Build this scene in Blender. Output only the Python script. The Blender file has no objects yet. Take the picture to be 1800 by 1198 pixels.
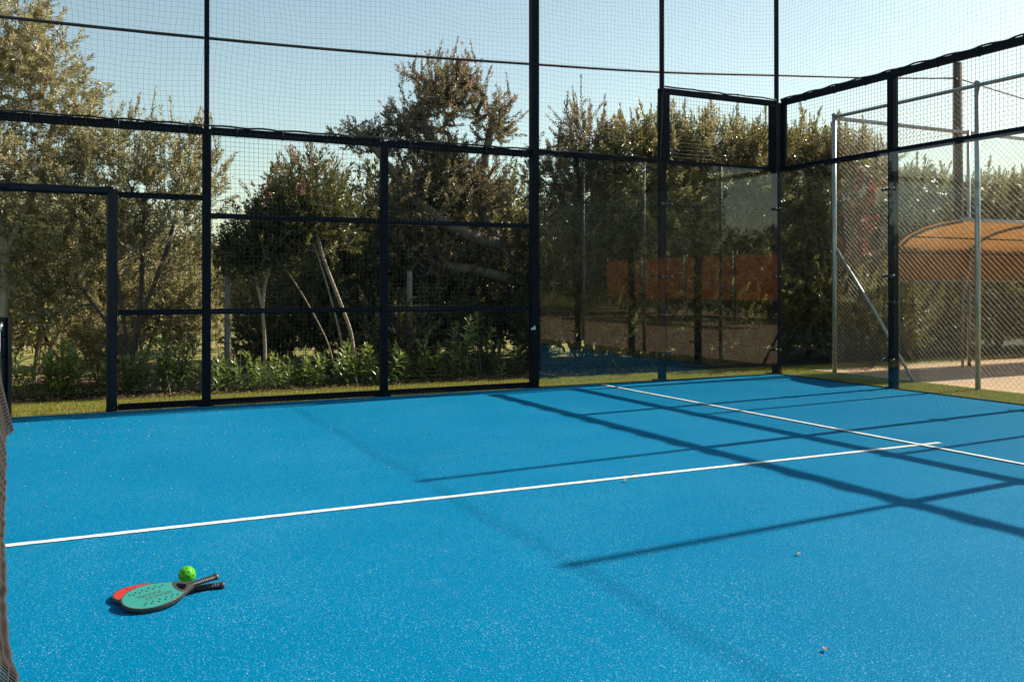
import bpy, bmesh, math, random
import numpy as np
from mathutils import Vector, Matrix, noise as mnoise

random.seed(7)
PI = math.pi
scene = bpy.context.scene
COL = scene.collection

# ------------------------------------------------------------------ camera
cam_data = bpy.data.cameras.new('camera')
cam = bpy.data.objects.new('camera', cam_data)
COL.objects.link(cam)
cam.location = (0.7433, -5.1405, 1.3013)
YAW, PITCH = 1.11956, 0.00512
fwd = Vector((math.cos(PITCH) * math.cos(YAW), math.cos(PITCH) * math.sin(YAW), math.sin(PITCH)))
cam.rotation_euler = fwd.to_track_quat('-Z', 'Y').to_euler()
cam_data.sensor_width = 36.0
cam_data.lens = 36.0 * 1575.565 / 1800.0
cam_data.shift_y = -105.37 / 1800.0
cam_data.clip_start = 0.05
cam_data.clip_end = 2000
cam_data.dof.use_dof = True
cam_data.dof.focus_distance = 6.5
cam_data.dof.aperture_fstop = 9.0
scene.camera = cam

# ------------------------------------------------------------------ sky and sun
SUN = Vector((1.0, 0.068, 0.826)).normalized()
elev = math.asin(SUN.z)
world = bpy.data.worlds.new('World')
scene.world = world
world.use_nodes = True
wn = world.node_tree
bg = wn.nodes['Background']
sky = wn.nodes.new('ShaderNodeTexSky')
sky.sky_type = 'NISHITA'
sky.sun_disc = False
sky.sun_elevation = elev
sky.sun_rotation = math.atan2(SUN.x, SUN.y)
sky.air_density = 1.0
sky.dust_density = 1.0
sky.ozone_density = 0.6
tint = wn.nodes.new('ShaderNodeMix')
tint.data_type = 'RGBA'; tint.blend_type = 'MULTIPLY'
tint.inputs[0].default_value = 1.0
tint.inputs[7].default_value = (1.0, 0.99, 0.80, 1)   # slightly cyan, dry coastal air
wn.links.new(sky.outputs[0], tint.inputs[6])
wn.links.new(tint.outputs[2], bg.inputs[0])
bg.inputs[1].default_value = 0.107

sun_data = bpy.data.lights.new('sun', 'SUN')
sun_data.energy = 5.0
sun_data.angle = math.radians(0.53)
sun_data.color = (1.0, 0.915, 0.78)
sun = bpy.data.objects.new('sun', sun_data)
COL.objects.link(sun)
sun.rotation_euler = SUN.to_track_quat('Z', 'Y').to_euler()
sun.location = (20, 2, 20)

scene.view_settings.view_transform = 'Standard'
scene.view_settings.look = 'None'
scene.view_settings.exposure = 0.80
scene.view_settings.gamma = 1.0
scene.view_settings.use_curve_mapping = False
scene.render.engine = 'CYCLES'
cy = scene.cycles
cy.use_denoising = True
cy.denoiser = 'OPENIMAGEDENOISE'
cy.denoising_input_passes = 'RGB_ALBEDO_NORMAL'
cy.max_bounces = 8
cy.diffuse_bounces = 3
cy.glossy_bounces = 3
cy.transmission_bounces = 4
cy.transparent_max_bounces = 24
cy.caustics_reflective = False
cy.caustics_refractive = False
cy.sample_clamp_indirect = 6.0
scene.render.film_transparent = False

# ------------------------------------------------------------------ materials
def nodes_of(m):
    m.use_nodes = True
    return m.node_tree, m.node_tree.nodes, m.node_tree.links

def ramp(nt, src, stops):
    r = nt.nodes.new('ShaderNodeValToRGB')
    cr = r.color_ramp
    while len(cr.elements) < len(stops):
        cr.elements.new(0.5)
    for e, (p, c) in zip(cr.elements, stops):
        e.position = p
        e.color = (*c, 1) if len(c) == 3 else c
    nt.links.new(src, r.inputs[0])
    return r.outputs[0]

def noise(nt, scale, detail=4, rough=0.5, vec=None, out=0):
    n = nt.nodes.new('ShaderNodeTexNoise')
    n.inputs['Scale'].default_value = scale
    n.inputs['Detail'].default_value = detail
    n.inputs['Roughness'].default_value = rough
    if vec is not None:
        nt.links.new(vec, n.inputs['Vector'])
    return n.outputs[out]

def mixc(nt, fac, a, b, mode='MIX'):
    m = nt.nodes.new('ShaderNodeMix')
    m.data_type = 'RGBA'
    m.blend_type = mode
    for sock, v in ((m.inputs[0], fac), (m.inputs[6], a), (m.inputs[7], b)):
        if hasattr(v, 'links'):
            nt.links.new(v, sock)
        elif isinstance(v, (int, float)):
            sock.default_value = v
        else:
            sock.default_value = (*v, 1)
    return m.outputs[2]

def math_n(nt, op, a, b=None):
    m = nt.nodes.new('ShaderNodeMath')
    m.operation = op
    for i, v in enumerate((a, b)):
        if v is None:
            continue
        if hasattr(v, 'links'):
            nt.links.new(v, m.inputs[i])
        else:
            m.inputs[i].default_value = v
    return m.outputs[0]

def bump(nt, h, strength, dist=0.01):
    b = nt.nodes.new('ShaderNodeBump')
    b.inputs['Strength'].default_value = strength
    b.inputs['Distance'].default_value = dist
    nt.links.new(h, b.inputs['Height'])
    return b.outputs[0]

def plain(name, c, rough=0.5, metal=0.0, var=0.25, scale=12.0, bumpk=0.0, spec=0.5, bscale=None):
    m = bpy.data.materials.new(name)
    nt, N, L = nodes_of(m)
    p = N['Principled BSDF']
    tc = N.new('ShaderNodeTexCoord').outputs['Object']
    nz = noise(nt, scale, 5, 0.6, tc)
    lo = tuple(x * (1 - var) for x in c)
    hi = tuple(min(1, x * (1 + var)) for x in c)
    L.new(ramp(nt, nz, [(0.3, lo), (0.7, hi)]), p.inputs['Base Color'])
    p.inputs['Roughness'].default_value = rough
    p.inputs['Metallic'].default_value = metal
    p.inputs['Specular IOR Level'].default_value = spec
    if bumpk:
        L.new(bump(nt, noise(nt, bscale or scale * 4, 6, 0.6, tc), bumpk), p.inputs['Normal'])
    return m

def leaf_mat(name, dark, mid, light, transl, trans_col, rough=0.42, spec=0.5):
    m = bpy.data.materials.new(name)
    nt, N, L = nodes_of(m)
    p = N['Principled BSDF']
    a = N.new('ShaderNodeAttribute')
    a.attribute_name = 'tone'
    c = ramp(nt, a.outputs['Fac'], [(0.0, dark), (0.5, mid), (1.0, light)])
    L.new(c, p.inputs['Base Color'])
    p.inputs['Roughness'].default_value = rough
    p.inputs['Specular IOR Level'].default_value = spec
    t = N.new('ShaderNodeBsdfTranslucent')
    L.new(mixc(nt, 0.55, c, trans_col), t.inputs['Color'])
    mx = N.new('ShaderNodeMixShader')
    mx.inputs[0].default_value = transl
    L.new(p.outputs[0], mx.inputs[1])
    L.new(t.outputs[0], mx.inputs[2])
    L.new(mx.outputs[0], N['Material Output'].inputs[0])
    return m

M = {}
M['steel'] = plain('navy_painted_steel', (0.004, 0.007, 0.013), 0.55, 0.0, 0.25, 6, 0.05, 0.10)
M['mesh'] = plain('black_coated_wire', (0.010, 0.012, 0.016), 0.5, 0.0, 0.2, 20)
M['pad'] = plain('navy_vinyl_padding', (0.004, 0.008, 0.015), 0.40, 0.0, 0.3, 4, 0.25, 0.22, 14)
M['rope'] = plain('black_rope', (0.015, 0.014, 0.014), 0.8, 0, 0.3, 60, 0.3)
M['net'] = plain('dark_net_thread', (0.035, 0.042, 0.045), 0.8, 0, 0.3, 30)
M['court_net'] = plain('brown_black_net_thread', (0.028, 0.022, 0.017), 0.85, 0, 0.3, 30)
M['galv'] = plain('galvanised_steel', (0.42, 0.43, 0.42), 0.42, 0.55, 0.2, 9, 0.08)
M['wire'] = plain('galvanised_chain_wire', (0.28, 0.24, 0.175), 0.5, 0.2, 0.2, 9)
M['chrome'] = plain('bright_bolt_steel', (0.6, 0.6, 0.6), 0.25, 0.9, 0.1, 20)
M['white_band'] = plain('white_band_cloth', (0.75, 0.74, 0.7), 0.8, 0, 0.08, 30, 0.2)
M['bark_grey'] = plain('grey_brown_bark', (0.17, 0.135, 0.10), 0.9, 0, 0.4, 14, 0.8)
M['bark_pale'] = plain('pale_smooth_bark', (0.34, 0.26, 0.18), 0.85, 0, 0.3, 16, 0.5)
M['bark_dark'] = plain('dark_bark', (0.075, 0.058, 0.045), 0.9, 0, 0.4, 16, 0.8)
M['old_wood'] = plain('weathered_grey_wood', (0.20, 0.18, 0.16), 0.9, 0, 0.35, 10, 0.7)
M['pole_wood'] = plain('brown_tarred_wood', (0.10, 0.075, 0.06), 0.9, 0, 0.35, 10, 0.7)
M['cable'] = plain('black_rubber_cable', (0.014, 0.012, 0.011), 0.65, 0, 0.2, 10)
M['green_stem'] = plain('green_stem', (0.09, 0.11, 0.04), 0.7, 0, 0.3, 20)
M['plastic_black'] = plain('black_moulded_plastic', (0.018, 0.018, 0.02), 0.35, 0, 0.2, 40, 0.1)
M['dry_leaf'] = plain('dry_brown_leaf', (0.30, 0.17, 0.08), 0.8, 0, 0.4, 60, 0.3)
M['pebble'] = plain('pale_sand_grain', (0.40, 0.34, 0.28), 0.8, 0, 0.75, 3)

M['leaf_olive'] = leaf_mat('olive_leaf', (0.090, 0.088, 0.036), (0.255, 0.230, 0.112), (0.58, 0.51, 0.32), 0.42, (0.50, 0.43, 0.15), 0.34, 0.7)
M['leaf_hedge'] = leaf_mat('hedge_leaf', (0.032, 0.038, 0.012), (0.115, 0.110, 0.036), (0.52, 0.43, 0.22), 0.38, (0.44, 0.38, 0.09), 0.27, 1.0)  # cream light tone paints sunlit leaf highlights into the colour
M['leaf_dark'] = leaf_mat('dark_green_leaf', (0.016, 0.026, 0.009), (0.052, 0.060, 0.019), (0.19, 0.16, 0.06), 0.34, (0.28, 0.26, 0.045), 0.32, 0.7)
M['leaf_brown'] = leaf_mat('brownish_grey_leaf', (0.045, 0.047, 0.024), (0.130, 0.122, 0.065), (0.40, 0.31, 0.21), 0.38, (0.38, 0.29, 0.11), 0.34, 0.6)
M['leaf_red'] = leaf_mat('copper_red_leaf', (0.12, 0.045, 0.02), (0.24, 0.085, 0.035), (0.38, 0.16, 0.07), 0.35, (0.45, 0.1, 0.04), 0.4, 0.5)
M['leaf_tip'] = leaf_mat('pink_shoot_tip', (0.24, 0.12, 0.09), (0.36, 0.20, 0.15), (0.46, 0.30, 0.24), 0.35, (0.5, 0.25, 0.15), 0.45, 0.4)
M['leaf_oleander'] = leaf_mat('oleander_leaf', (0.055, 0.095, 0.020), (0.12, 0.185, 0.045), (0.32, 0.33, 0.13), 0.38, (0.36, 0.48, 0.06), 0.34, 0.8)
M['leaf_lime'] = leaf_mat('lime_weed_leaf', (0.12, 0.20, 0.02), (0.19, 0.30, 0.03), (0.28, 0.38, 0.06), 0.35, (0.3, 0.42, 0.04), 0.4, 0.5)
M['blade'] = leaf_mat('turf_blade', (0.16, 0.165, 0.02), (0.28, 0.27, 0.045), (0.42, 0.38, 0.11), 0.3, (0.42, 0.40, 0.06), 0.5, 0.4)
M['litter'] = leaf_mat('leaf_litter_piece', (0.06, 0.042, 0.025), (0.15, 0.095, 0.055), (0.34, 0.22, 0.14), 0.1, (0.3, 0.2, 0.1), 0.8, 0.2)

def court_mat():
    m = bpy.data.materials.new('blue_sanded_turf')
    nt, N, L = nodes_of(m)
    p = N['Principled BSDF']
    tc = N.new('ShaderNodeTexCoord').outputs['Object']
    big = noise(nt, 0.9, 4, 0.55, tc)
    fib = noise(nt, 140, 3, 0.7, tc)
    med = noise(nt, 38, 4, 0.7, tc)
    base = ramp(nt, fib, [(0.28, (0.0001, 0.062, 0.130)), (0.5, (0.0002, 0.138, 0.285)), (0.70, (0.001, 0.235, 0.43))])
    base = mixc(nt, 1.0, base, ramp(nt, big, [(0.3, (0.93, 0.95, 0.96)), (0.7, (1.06, 1.03, 1.02))]), 'MULTIPLY')
    base = mixc(nt, 1.0, base, ramp(nt, med, [(0.3, (0.86, 0.88, 0.9)), (0.7, (1.1, 1.09, 1.07))]), 'MULTIPLY')
    # sand grains lodged in the pile
    def grains(scale, thr, rad):
        v = N.new('ShaderNodeTexVoronoi')
        v.inputs['Scale'].default_value = scale
        L.new(tc, v.inputs['Vector'])
        sp = N.new('ShaderNodeSeparateColor')
        L.new(v.outputs['Color'], sp.inputs[0])
        t = math_n(nt, 'ADD', sp.outputs[0], math_n(nt, 'MULTIPLY', math_n(nt, 'SUBTRACT', big, 0.5), 0.35))
        return math_n(nt, 'MULTIPLY', math_n(nt, 'GREATER_THAN', t, thr), math_n(nt, 'LESS_THAN', v.outputs['Distance'], rad))
    g1 = grains(150, 0.845, 0.31)
    g2 = grains(62, 0.975, 0.17)
    g3 = grains(260, 0.88, 0.34)
    g = math_n(nt, 'MAXIMUM', math_n(nt, 'MAXIMUM', g1, g2), math_n(nt, 'MULTIPLY', g3, 0.6))
    small = math_n(nt, 'MAXIMUM', g1, math_n(nt, 'MULTIPLY', g3, 0.7))
    drift = ramp(nt, noise(nt, 1.7, 7, 0.72, tc), [(0.52, (0.55,) * 3), (0.72, (1.0,) * 3)])
    base = mixc(nt, math_n(nt, 'MULTIPLY', ramp(nt, noise(nt, 2.6, 9, 0.78, tc), [(0.60, (0, 0, 0)), (0.74, (1, 1, 1))]), 0.10), base, (0.30, 0.42, 0.48))
    col = mixc(nt, math_n(nt, 'MULTIPLY', math_n(nt, 'MULTIPLY', small, 0.85), drift), base, (0.33, 0.57, 0.70))
    col = mixc(nt, math_n(nt, 'MULTIPLY', g2, 0.8), col, (0.45, 0.47, 0.49))
    L.new(col, p.inputs['Base Color'])
    p.inputs['Roughness'].default_value = 0.6
    p.inputs['Specular IOR Level'].default_value = 0.03
    p.inputs['Specular Tint'].default_value = (0.25, 0.8, 1.0, 1)
    L.new(bump(nt, fib, 0.6, 0.006), p.inputs['Normal'])
    return m
M['court'] = court_mat()

def line_mat():
    m = bpy.data.materials.new('white_turf_line')
    nt, N, L = nodes_of(m)
    p = N['Principled BSDF']
    tc = N.new('ShaderNodeTexCoord').outputs['Object']
    a = noise(nt, 120, 4, 0.7, tc)
    b = noise(nt, 4, 3, 0.5, tc)
    c = ramp(nt, a, [(0.25, (0.38, 0.40, 0.41)), (0.55, (0.66, 0.66, 0.64))])
    c = mixc(nt, 1.0, c, ramp(nt, b, [(0.35, (0.86, 0.87, 0.88)), (0.65, (1, 1, 1))]), 'MULTIPLY')
    L.new(c, p.inputs['Base Color'])
    p.inputs['Roughness'].default_value = 0.85
    L.new(bump(nt, a, 0.6, 0.004), p.inputs['Normal'])
    return m
M['line'] = line_mat()

def ground_mat(name, stops, s1, s2, bumpk=0.6, rough=0.95, dist=0.02):
    m = bpy.data.materials.new(name)
    nt, N, L = nodes_of(m)
    p = N['Principled BSDF']
    tc = N.new('ShaderNodeTexCoord').outputs['Object']
    a = noise(nt, s1, 6, 0.65, tc)
    b = noise(nt, s2, 5, 0.65, tc)
    c = ramp(nt, a, stops)
    c = mixc(nt, 1.0, c, ramp(nt, b, [(0.3, (0.7, 0.7, 0.7)), (0.7, (1.25, 1.25, 1.25))]), 'MULTIPLY')
    L.new(c, p.inputs['Base Color'])
    p.inputs['Roughness'].default_value = rough
    p.inputs['Specular IOR Level'].default_value = 0.2
    L.new(bump(nt, b, bumpk, dist), p.inputs['Normal'])
    return m
M['field'] = ground_mat('dry_meadow', [(0.3, (0.13, 0.13, 0.03)), (0.5, (0.21, 0.19, 0.055)), (0.7, (0.27, 0.23, 0.09))], 1.3, 30)
M['turf'] = ground_mat('green_turf_base', [(0.35, (0.13, 0.14, 0.022)), (0.65, (0.22, 0.215, 0.045))], 5, 220, 0.8)
M['soil'] = ground_mat('dark_bed_soil', [(0.3, (0.045, 0.032, 0.022)), (0.55, (0.09, 0.062, 0.04)), (0.75, (0.17, 0.12, 0.08))], 9, 60)
M['clay'] = ground_mat('red_clay', [(0.3, (0.43, 0.28, 0.165)), (0.7, (0.53, 0.36, 0.225))], 2, 90, 0.3)

def glass_mat():
    m = bpy.data.materials.new('tempered_glass')
    nt, N, L = nodes_of(m)
    N.remove(N['Principled BSDF'])
    tr = N.new('ShaderNodeBsdfTransparent')
    tr.inputs[0].default_value = (0.94, 0.965, 0.955, 1)
    gl = N.new('ShaderNodeBsdfGlossy')
    gl.inputs['Roughness'].default_value = 0.0
    fr = N.new('ShaderNodeFresnel')
    fr.inputs[0].default_value = 1.75
    ge = N.new('ShaderNodeNewGeometry')
    fac = math_n(nt, 'MULTIPLY', fr.outputs[0], math_n(nt, 'SUBTRACT', 1.0, ge.outputs['Backfacing']))
    mx = N.new('ShaderNodeMixShader')
    L.new(fac, mx.inputs[0])
    L.new(tr.outputs[0], mx.inputs[1])
    L.new(gl.outputs[0], mx.inputs[2])
    # thin film of dust on the pane
    df = N.new('ShaderNodeBsdfDiffuse')
    df.inputs[0].default_value = (0.55, 0.52, 0.47, 1)
    tc = N.new('ShaderNodeTexCoord').outputs['Object']
    d = ramp(nt, noise(nt, 2.2, 6, 0.7, tc), [(0.35, (0.001,) * 3), (0.75, (0.010,) * 3)])
    mx2 = N.new('ShaderNodeMixShader')
    L.new(d, mx2.inputs[0])
    L.new(mx.outputs[0], mx2.inputs[1])
    L.new(df.outputs[0], mx2.inputs[2])
    L.new(mx2.outputs[0], N['Material Output'].inputs[0])
    return m
M['glass'] = glass_mat()

def cloth_mat(name, c, transl):
    m = bpy.data.materials.new(name)
    nt, N, L = nodes_of(m)
    p = N['Principled BSDF']
    tc = N.new('ShaderNodeTexCoord').outputs['Object']
    nz = noise(nt, 5, 5, 0.65, tc)
    cc = ramp(nt, nz, [(0.3, tuple(x * .82 for x in c)), (0.7, tuple(min(1, x * 1.12) for x in c))])
    L.new(cc, p.inputs['Base Color'])
    p.inputs['Roughness'].default_value = 0.8
    t = N.new('ShaderNodeBsdfTranslucent')
    L.new(cc, t.inputs[0])
    mx = N.new('ShaderNodeMixShader')
    mx.inputs[0].default_value = transl
    L.new(p.outputs[0], mx.inputs[1])
    L.new(t.outputs[0], mx.inputs[2])
    L.new(mx.outputs[0], N['Material Output'].inputs[0])
    return m
M['tan_cloth'] = cloth_mat('tan_shade_cloth', (0.36, 0.165, 0.055), 0.6)
M['orange_cloth'] = cloth_mat('orange_windscreen_cloth', (0.42, 0.12, 0.045), 0.55)

def paddle_face(name, c):
    m = plain(name, c, 0.42, 0, 0.04, 300, 0.1)
    return m
M['teal'] = paddle_face('teal_paddle_face', (0.028, 0.235, 0.20))
M['red'] = paddle_face('red_paddle_face', (0.43, 0.024, 0.020))
M['rim'] = plain('bronze_black_rim', (0.075, 0.062, 0.052), 0.32, 0.35, 0.2, 60, 0.05)
M['grip'] = plain('black_grip_tape', (0.022, 0.020, 0.019), 0.45, 0, 0.25, 80, 0.2)
M['print'] = plain('dark_print', (0.035, 0.10, 0.085), 0.6, 0, 0.1, 60)
M['logo'] = plain('white_print', (0.7, 0.7, 0.68), 0.6, 0, 0.05, 60)

def ball_mat():
    m = plain('lime_ball_plastic', (0.11, 0.58, 0.015), 0.3, 0, 0.04, 20)
    nt, N, L = nodes_of(m)
    p = N['Principled BSDF']
    t = N.new('ShaderNodeBsdfTranslucent')
    t.inputs[0].default_value = (0.15, 0.62, 0.02, 1)
    mx = N.new('ShaderNodeMixShader')
    mx.inputs[0].default_value = 0.3
    L.new(p.outputs[0], mx.inputs[1])
    L.new(t.outputs[0], mx.inputs[2])
    L.new(mx.outputs[0], N['Material Output'].inputs[0])
    return m
M['ball'] = ball_mat()

# ------------------------------------------------------------------ helpers
def tag(o, label=None, cat=None, group=None, kind=None):
    if label: o['label'] = label
    if cat: o['category'] = cat
    if group: o['group'] = group
    if kind: o['kind'] = kind
    return o

def obj(name, me, mat=None, parent=None, loc=None):
    o = bpy.data.objects.new(name, me)
    COL.objects.link(o)
    if mat is not None and me is not None and len(me.materials) == 0:
        me.materials.append(M[mat])
    if loc is not None:
        o.location = loc
    if parent is not None:
        o.parent = parent
        if loc is None:
            o.matrix_parent_inverse = parent_inv(parent)
    return o

def parent_inv(p):
    m = p.matrix_basis.copy()
    if p.parent is not None:
        m = p.parent.matrix_basis @ p.matrix_parent_inverse @ m
    return m.inverted()

def thing(name, label, cat, loc=(0, 0, 0), group=None, rot=(0, 0, 0)):
    o = bpy.data.objects.new(name, None)
    o.empty_display_size = 0.1
    COL.objects.link(o)
    o.location = loc
    o.rotation_euler = rot
    return tag(o, label, cat, group)

def np_mesh(name, verts, faces_flat, nper, smooth=False, tone=None):
    """mesh from numpy arrays, every face with nper corners"""
    me = bpy.data.meshes.new(name)
    verts = np.asarray(verts, np.float32).reshape(-1, 3)
    f = np.asarray(faces_flat, np.int32).ravel()
    nf = len(f) // nper
    me.vertices.add(len(verts))
    me.vertices.foreach_set('co', verts.ravel())
    me.loops.add(len(f))
    me.loops.foreach_set('vertex_index', f)
    me.polygons.add(nf)
    me.polygons.foreach_set('loop_start', np.arange(nf, dtype=np.int32) * nper)
    me.polygons.foreach_set('loop_total', np.full(nf, nper, np.int32))
    if smooth:
        me.polygons.foreach_set('use_smooth', np.ones(nf, bool))
    if tone is not None:
        a = me.attributes.new('tone', 'FLOAT', 'FACE')
        a.data.foreach_set('value', np.asarray(tone, np.float32))
    me.update(calc_edges=True)
    me.validate()
    return me

def seg_mesh(name, P0, P1, R0, R1, sides=4, smooth=True):
    """open frustum for each segment P0->P1"""
    P0 = np.asarray(P0, float).reshape(-1, 3); P1 = np.asarray(P1, float).reshape(-1, 3)
    n = len(P0)
    R0 = np.broadcast_to(np.asarray(R0, float), (n,)); R1 = np.broadcast_to(np.asarray(R1, float), (n,))
    d = P1 - P0
    d /= np.maximum(np.linalg.norm(d, axis=1, keepdims=True), 1e-9)
    ref = np.where(np.abs(d[:, 2:3]) > 0.9, np.array([[1., 0, 0]]), np.array([[0, 0, 1.]]))
    u = np.cross(d, ref); u /= np.linalg.norm(u, axis=1, keepdims=True)
    v = np.cross(d, u)
    ang = np.arange(sides) * 2 * PI / sides + PI / sides
    c, s = np.cos(ang)[None, :, None], np.sin(ang)[None, :, None]
    ring = u[:, None] * c + v[:, None] * s
    A = P0[:, None] + ring * R0[:, None, None]
    B = P1[:, None] + ring * R1[:, None, None]
    V = np.concatenate([A, B], 1).reshape(-1, 3)
    k = np.arange(sides); k2 = (k + 1) % sides
    q = np.stack([k, k2, k2 + sides, k + sides], 1)
    F = (np.arange(n) * 2 * sides)[:, None, None] + q[None]
    return np_mesh(name, V, F, 4, smooth)

def polyline_tube(name, pts, r, sides=8, closed_ends=True):
    pts = np.asarray(pts, float)
    n = len(pts)
    r = np.broadcast_to(np.asarray(r, float), (n,))
    d = np.gradient(pts, axis=0)
    d /= np.linalg.norm(d, axis=1, keepdims=True)
    ref = np.array([0, 0, 1.]) if abs(d[:, 2]).mean() < 0.8 else np.array([1., 0, 0])
    u = np.cross(d, ref); u /= np.linalg.norm(u, axis=1, keepdims=True)
    v = np.cross(d, u)
    ang = np.arange(sides) * 2 * PI / sides
    V = pts[:, None] + (u[:, None] * np.cos(ang)[None, :, None] + v[:, None] * np.sin(ang)[None, :, None]) * r[:, None, None]
    bm = bmesh.new()
    vs = [[bm.verts.new(p) for p in row] for row in V]
    for i in range(n - 1):
        for k in range(sides):
            f = bm.faces.new((vs[i][k], vs[i][(k + 1) % sides], vs[i + 1][(k + 1) % sides], vs[i + 1][k]))
            f.smooth = True
    if closed_ends:
        bm.faces.new(vs[0][::-1]); bm.faces.new(vs[-1])
    bmesh.ops.recalc_face_normals(bm, faces=bm.faces)
    me = bpy.data.meshes.new(name); bm.to_mesh(me); bm.free()
    return me

def box_bm(bm, lo, hi):
    x0, y0, z0 = lo; x1, y1, z1 = hi
    vs = [bm.verts.new(p) for p in ((x0, y0, z0), (x1, y0, z0), (x1, y1, z0), (x0, y1, z0), (x0, y0, z1), (x1, y0, z1), (x1, y1, z1), (x0, y1, z1))]
    for f in ((0, 3, 2, 1), (4, 5, 6, 7), (0, 1, 5, 4), (1, 2, 6, 5), (2, 3, 7, 6), (3, 0, 4, 7)):
        bm.faces.new([vs[i] for i in f])

def box(name, lo, hi, mat, parent=None, bev=0.004):
    bm = bmesh.new()
    box_bm(bm, lo, hi)
    if bev:
        bmesh.ops.bevel(bm, geom=list(bm.edges), offset=bev, segments=2, affect='EDGES', profile=0.7)
    me = bpy.data.meshes.new(name); bm.to_mesh(me); bm.free()
    return obj(name, me, mat, parent)

def lathe(name, prof, axis_pt, axis, sides=12):
    """solid of revolution: prof = [(t, r)] along axis from axis_pt"""
    ax = Vector(axis).normalized()
    u = ax.orthogonal().normalized(); v = ax.cross(u)
    bm = bmesh.new()
    rows = []
    for t, r in prof:
        rows.append([bm.verts.new(Vector(axis_pt) + ax * t + (u * math.cos(2 * PI * k / sides) + v * math.sin(2 * PI * k / sides)) * r) for k in range(sides)])
    for a, b in zip(rows, rows[1:]):
        for k in range(sides):
            f = bm.faces.new((a[k], a[(k + 1) % sides], b[(k + 1) % sides], b[k])); f.smooth = True
    bm.faces.new(rows[0][::-1]); bm.faces.new(rows[-1])
    bmesh.ops.recalc_face_normals(bm, faces=bm.faces)
    me = bpy.data.meshes.new(name); bm.to_mesh(me); bm.free()
    return me

def sheet(name, x0, y0, x1, y1, z, mat, nx=1, ny=1, amp=0.0, hole=None):
    bm = bmesh.new()
    g = [[bm.verts.new((x0 + (x1 - x0) * i / nx, y0 + (y1 - y0) * j / ny, z + (amp * mnoise.noise(Vector((i * .37, j * .41, 3.1))) if amp else 0))) for i in range(nx + 1)] for j in range(ny + 1)]
    for j in range(ny):
        for i in range(nx):
            bm.faces.new((g[j][i], g[j][i + 1], g[j + 1][i + 1], g[j + 1][i]))
    me = bpy.data.meshes.new(name); bm.to_mesh(me); bm.free()
    o = obj(name, me, mat)
    o['kind'] = 'structure'
    return o

# ------------------------------------------------------------------ ground
sheet('field', -400, -400, 400, 400, -0.03, 'field')
sheet('turf_surround', -11.5, -7.0, 11.08, 6.25, -0.016, 'turf', 80, 46, 0.006)
sheet('planting_bed', -6.0, 6.16, 22.0, 9.4, -0.008, 'soil', 120, 16, 0.05)
sheet('clay_court', 11.05, -32.0, 46.0, 5.4, -0.010, 'clay')
sheet('court_surface', -10, -5, 10, 5, 0.0, 'court')
sheet('centre_line', 0.0, -0.025, 7.17, 0.025, 0.004, 'line', 40, 1)
def rough_line(name, x0, y0, x1, y1, z, mat, along):
    rng = random.Random(5)
    n = 260
    L, R = [], []
    for i in range(n + 1):
        t = i / n
        if along == 'x':
            L.append((x0 + (x1 - x0) * t, y0 + rng.uniform(-.003, .003), z)); R.append((x0 + (x1 - x0) * t, y1 + rng.uniform(-.003, .003), z))
        else:
            L.append((x1 + rng.uniform(-.003, .003), y0 + (y1 - y0) * t, z)); R.append((x0 + rng.uniform(-.003, .003), y0 + (y1 - y0) * t, z))
    me = bpy.data.meshes.new(name)
    k = n + 1
    me.from_pydata(L + R, [], [(i, i + 1, k + i + 1, k + i) for i in range(n)])
    o = obj(name, me, mat); o['kind'] = 'structure'
    return o
bpy.data.objects.remove(bpy.data.objects['centre_line'])
rough_line('centre_line', 0.0, -0.026, 7.17, 0.026, 0.004, 'line', 'x')
rough_line('service_line', 6.905, -4.97, 6.957, 4.93, 0.008, 'line', 'y')

# turf pile round the court (uncountable blades)
def blades(name, rects, dens, h, mat, z=-0.016, seed=1):
    rng = np.random.default_rng(seed)
    P = []
    for (x0, y0, x1, y1) in rects:
        n = int((x1 - x0) * (y1 - y0) * dens)
        P.append(np.stack([rng.uniform(x0, x1, n), rng.uniform(y0, y1, n), np.full(n, z)], 1))
    P = np.concatenate(P); n = len(P)
    a = rng.uniform(0, 2 * PI, n)
    hh = h * rng.uniform(.5, 1.15, n); w = rng.uniform(.0018, .0035, n)
    side = np.stack([np.cos(a), np.sin(a), np.zeros(n)], 1) * w[:, None]
    lean = np.stack([-np.sin(a), np.cos(a), np.zeros(n)], 1) * (hh * rng.uniform(-.6, .6, n))[:, None]
    tip = P + lean + np.array([0, 0, 1.]) * hh[:, None]
    V = np.stack([P - side, P + side, tip], 1)
    me = np_mesh(name, V, np.arange(3 * n), 3, tone=rng.uniform(0, 1, n))
    o = obj(name, me, mat)
    return tag(o, 'short yellow-green turf pile around the blue court', 'turf', kind='stuff')
blades('turf_pile', [(-0.6, 5.06, 6.4, 6.2)], 9000, 0.034, 'blade')
blades('turf_pile', [(6.4, 5.06, 11.0, 6.1), (10.04, 0.5, 11.04, 5.05)], 6000, 0.03, 'blade', seed=2)

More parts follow.
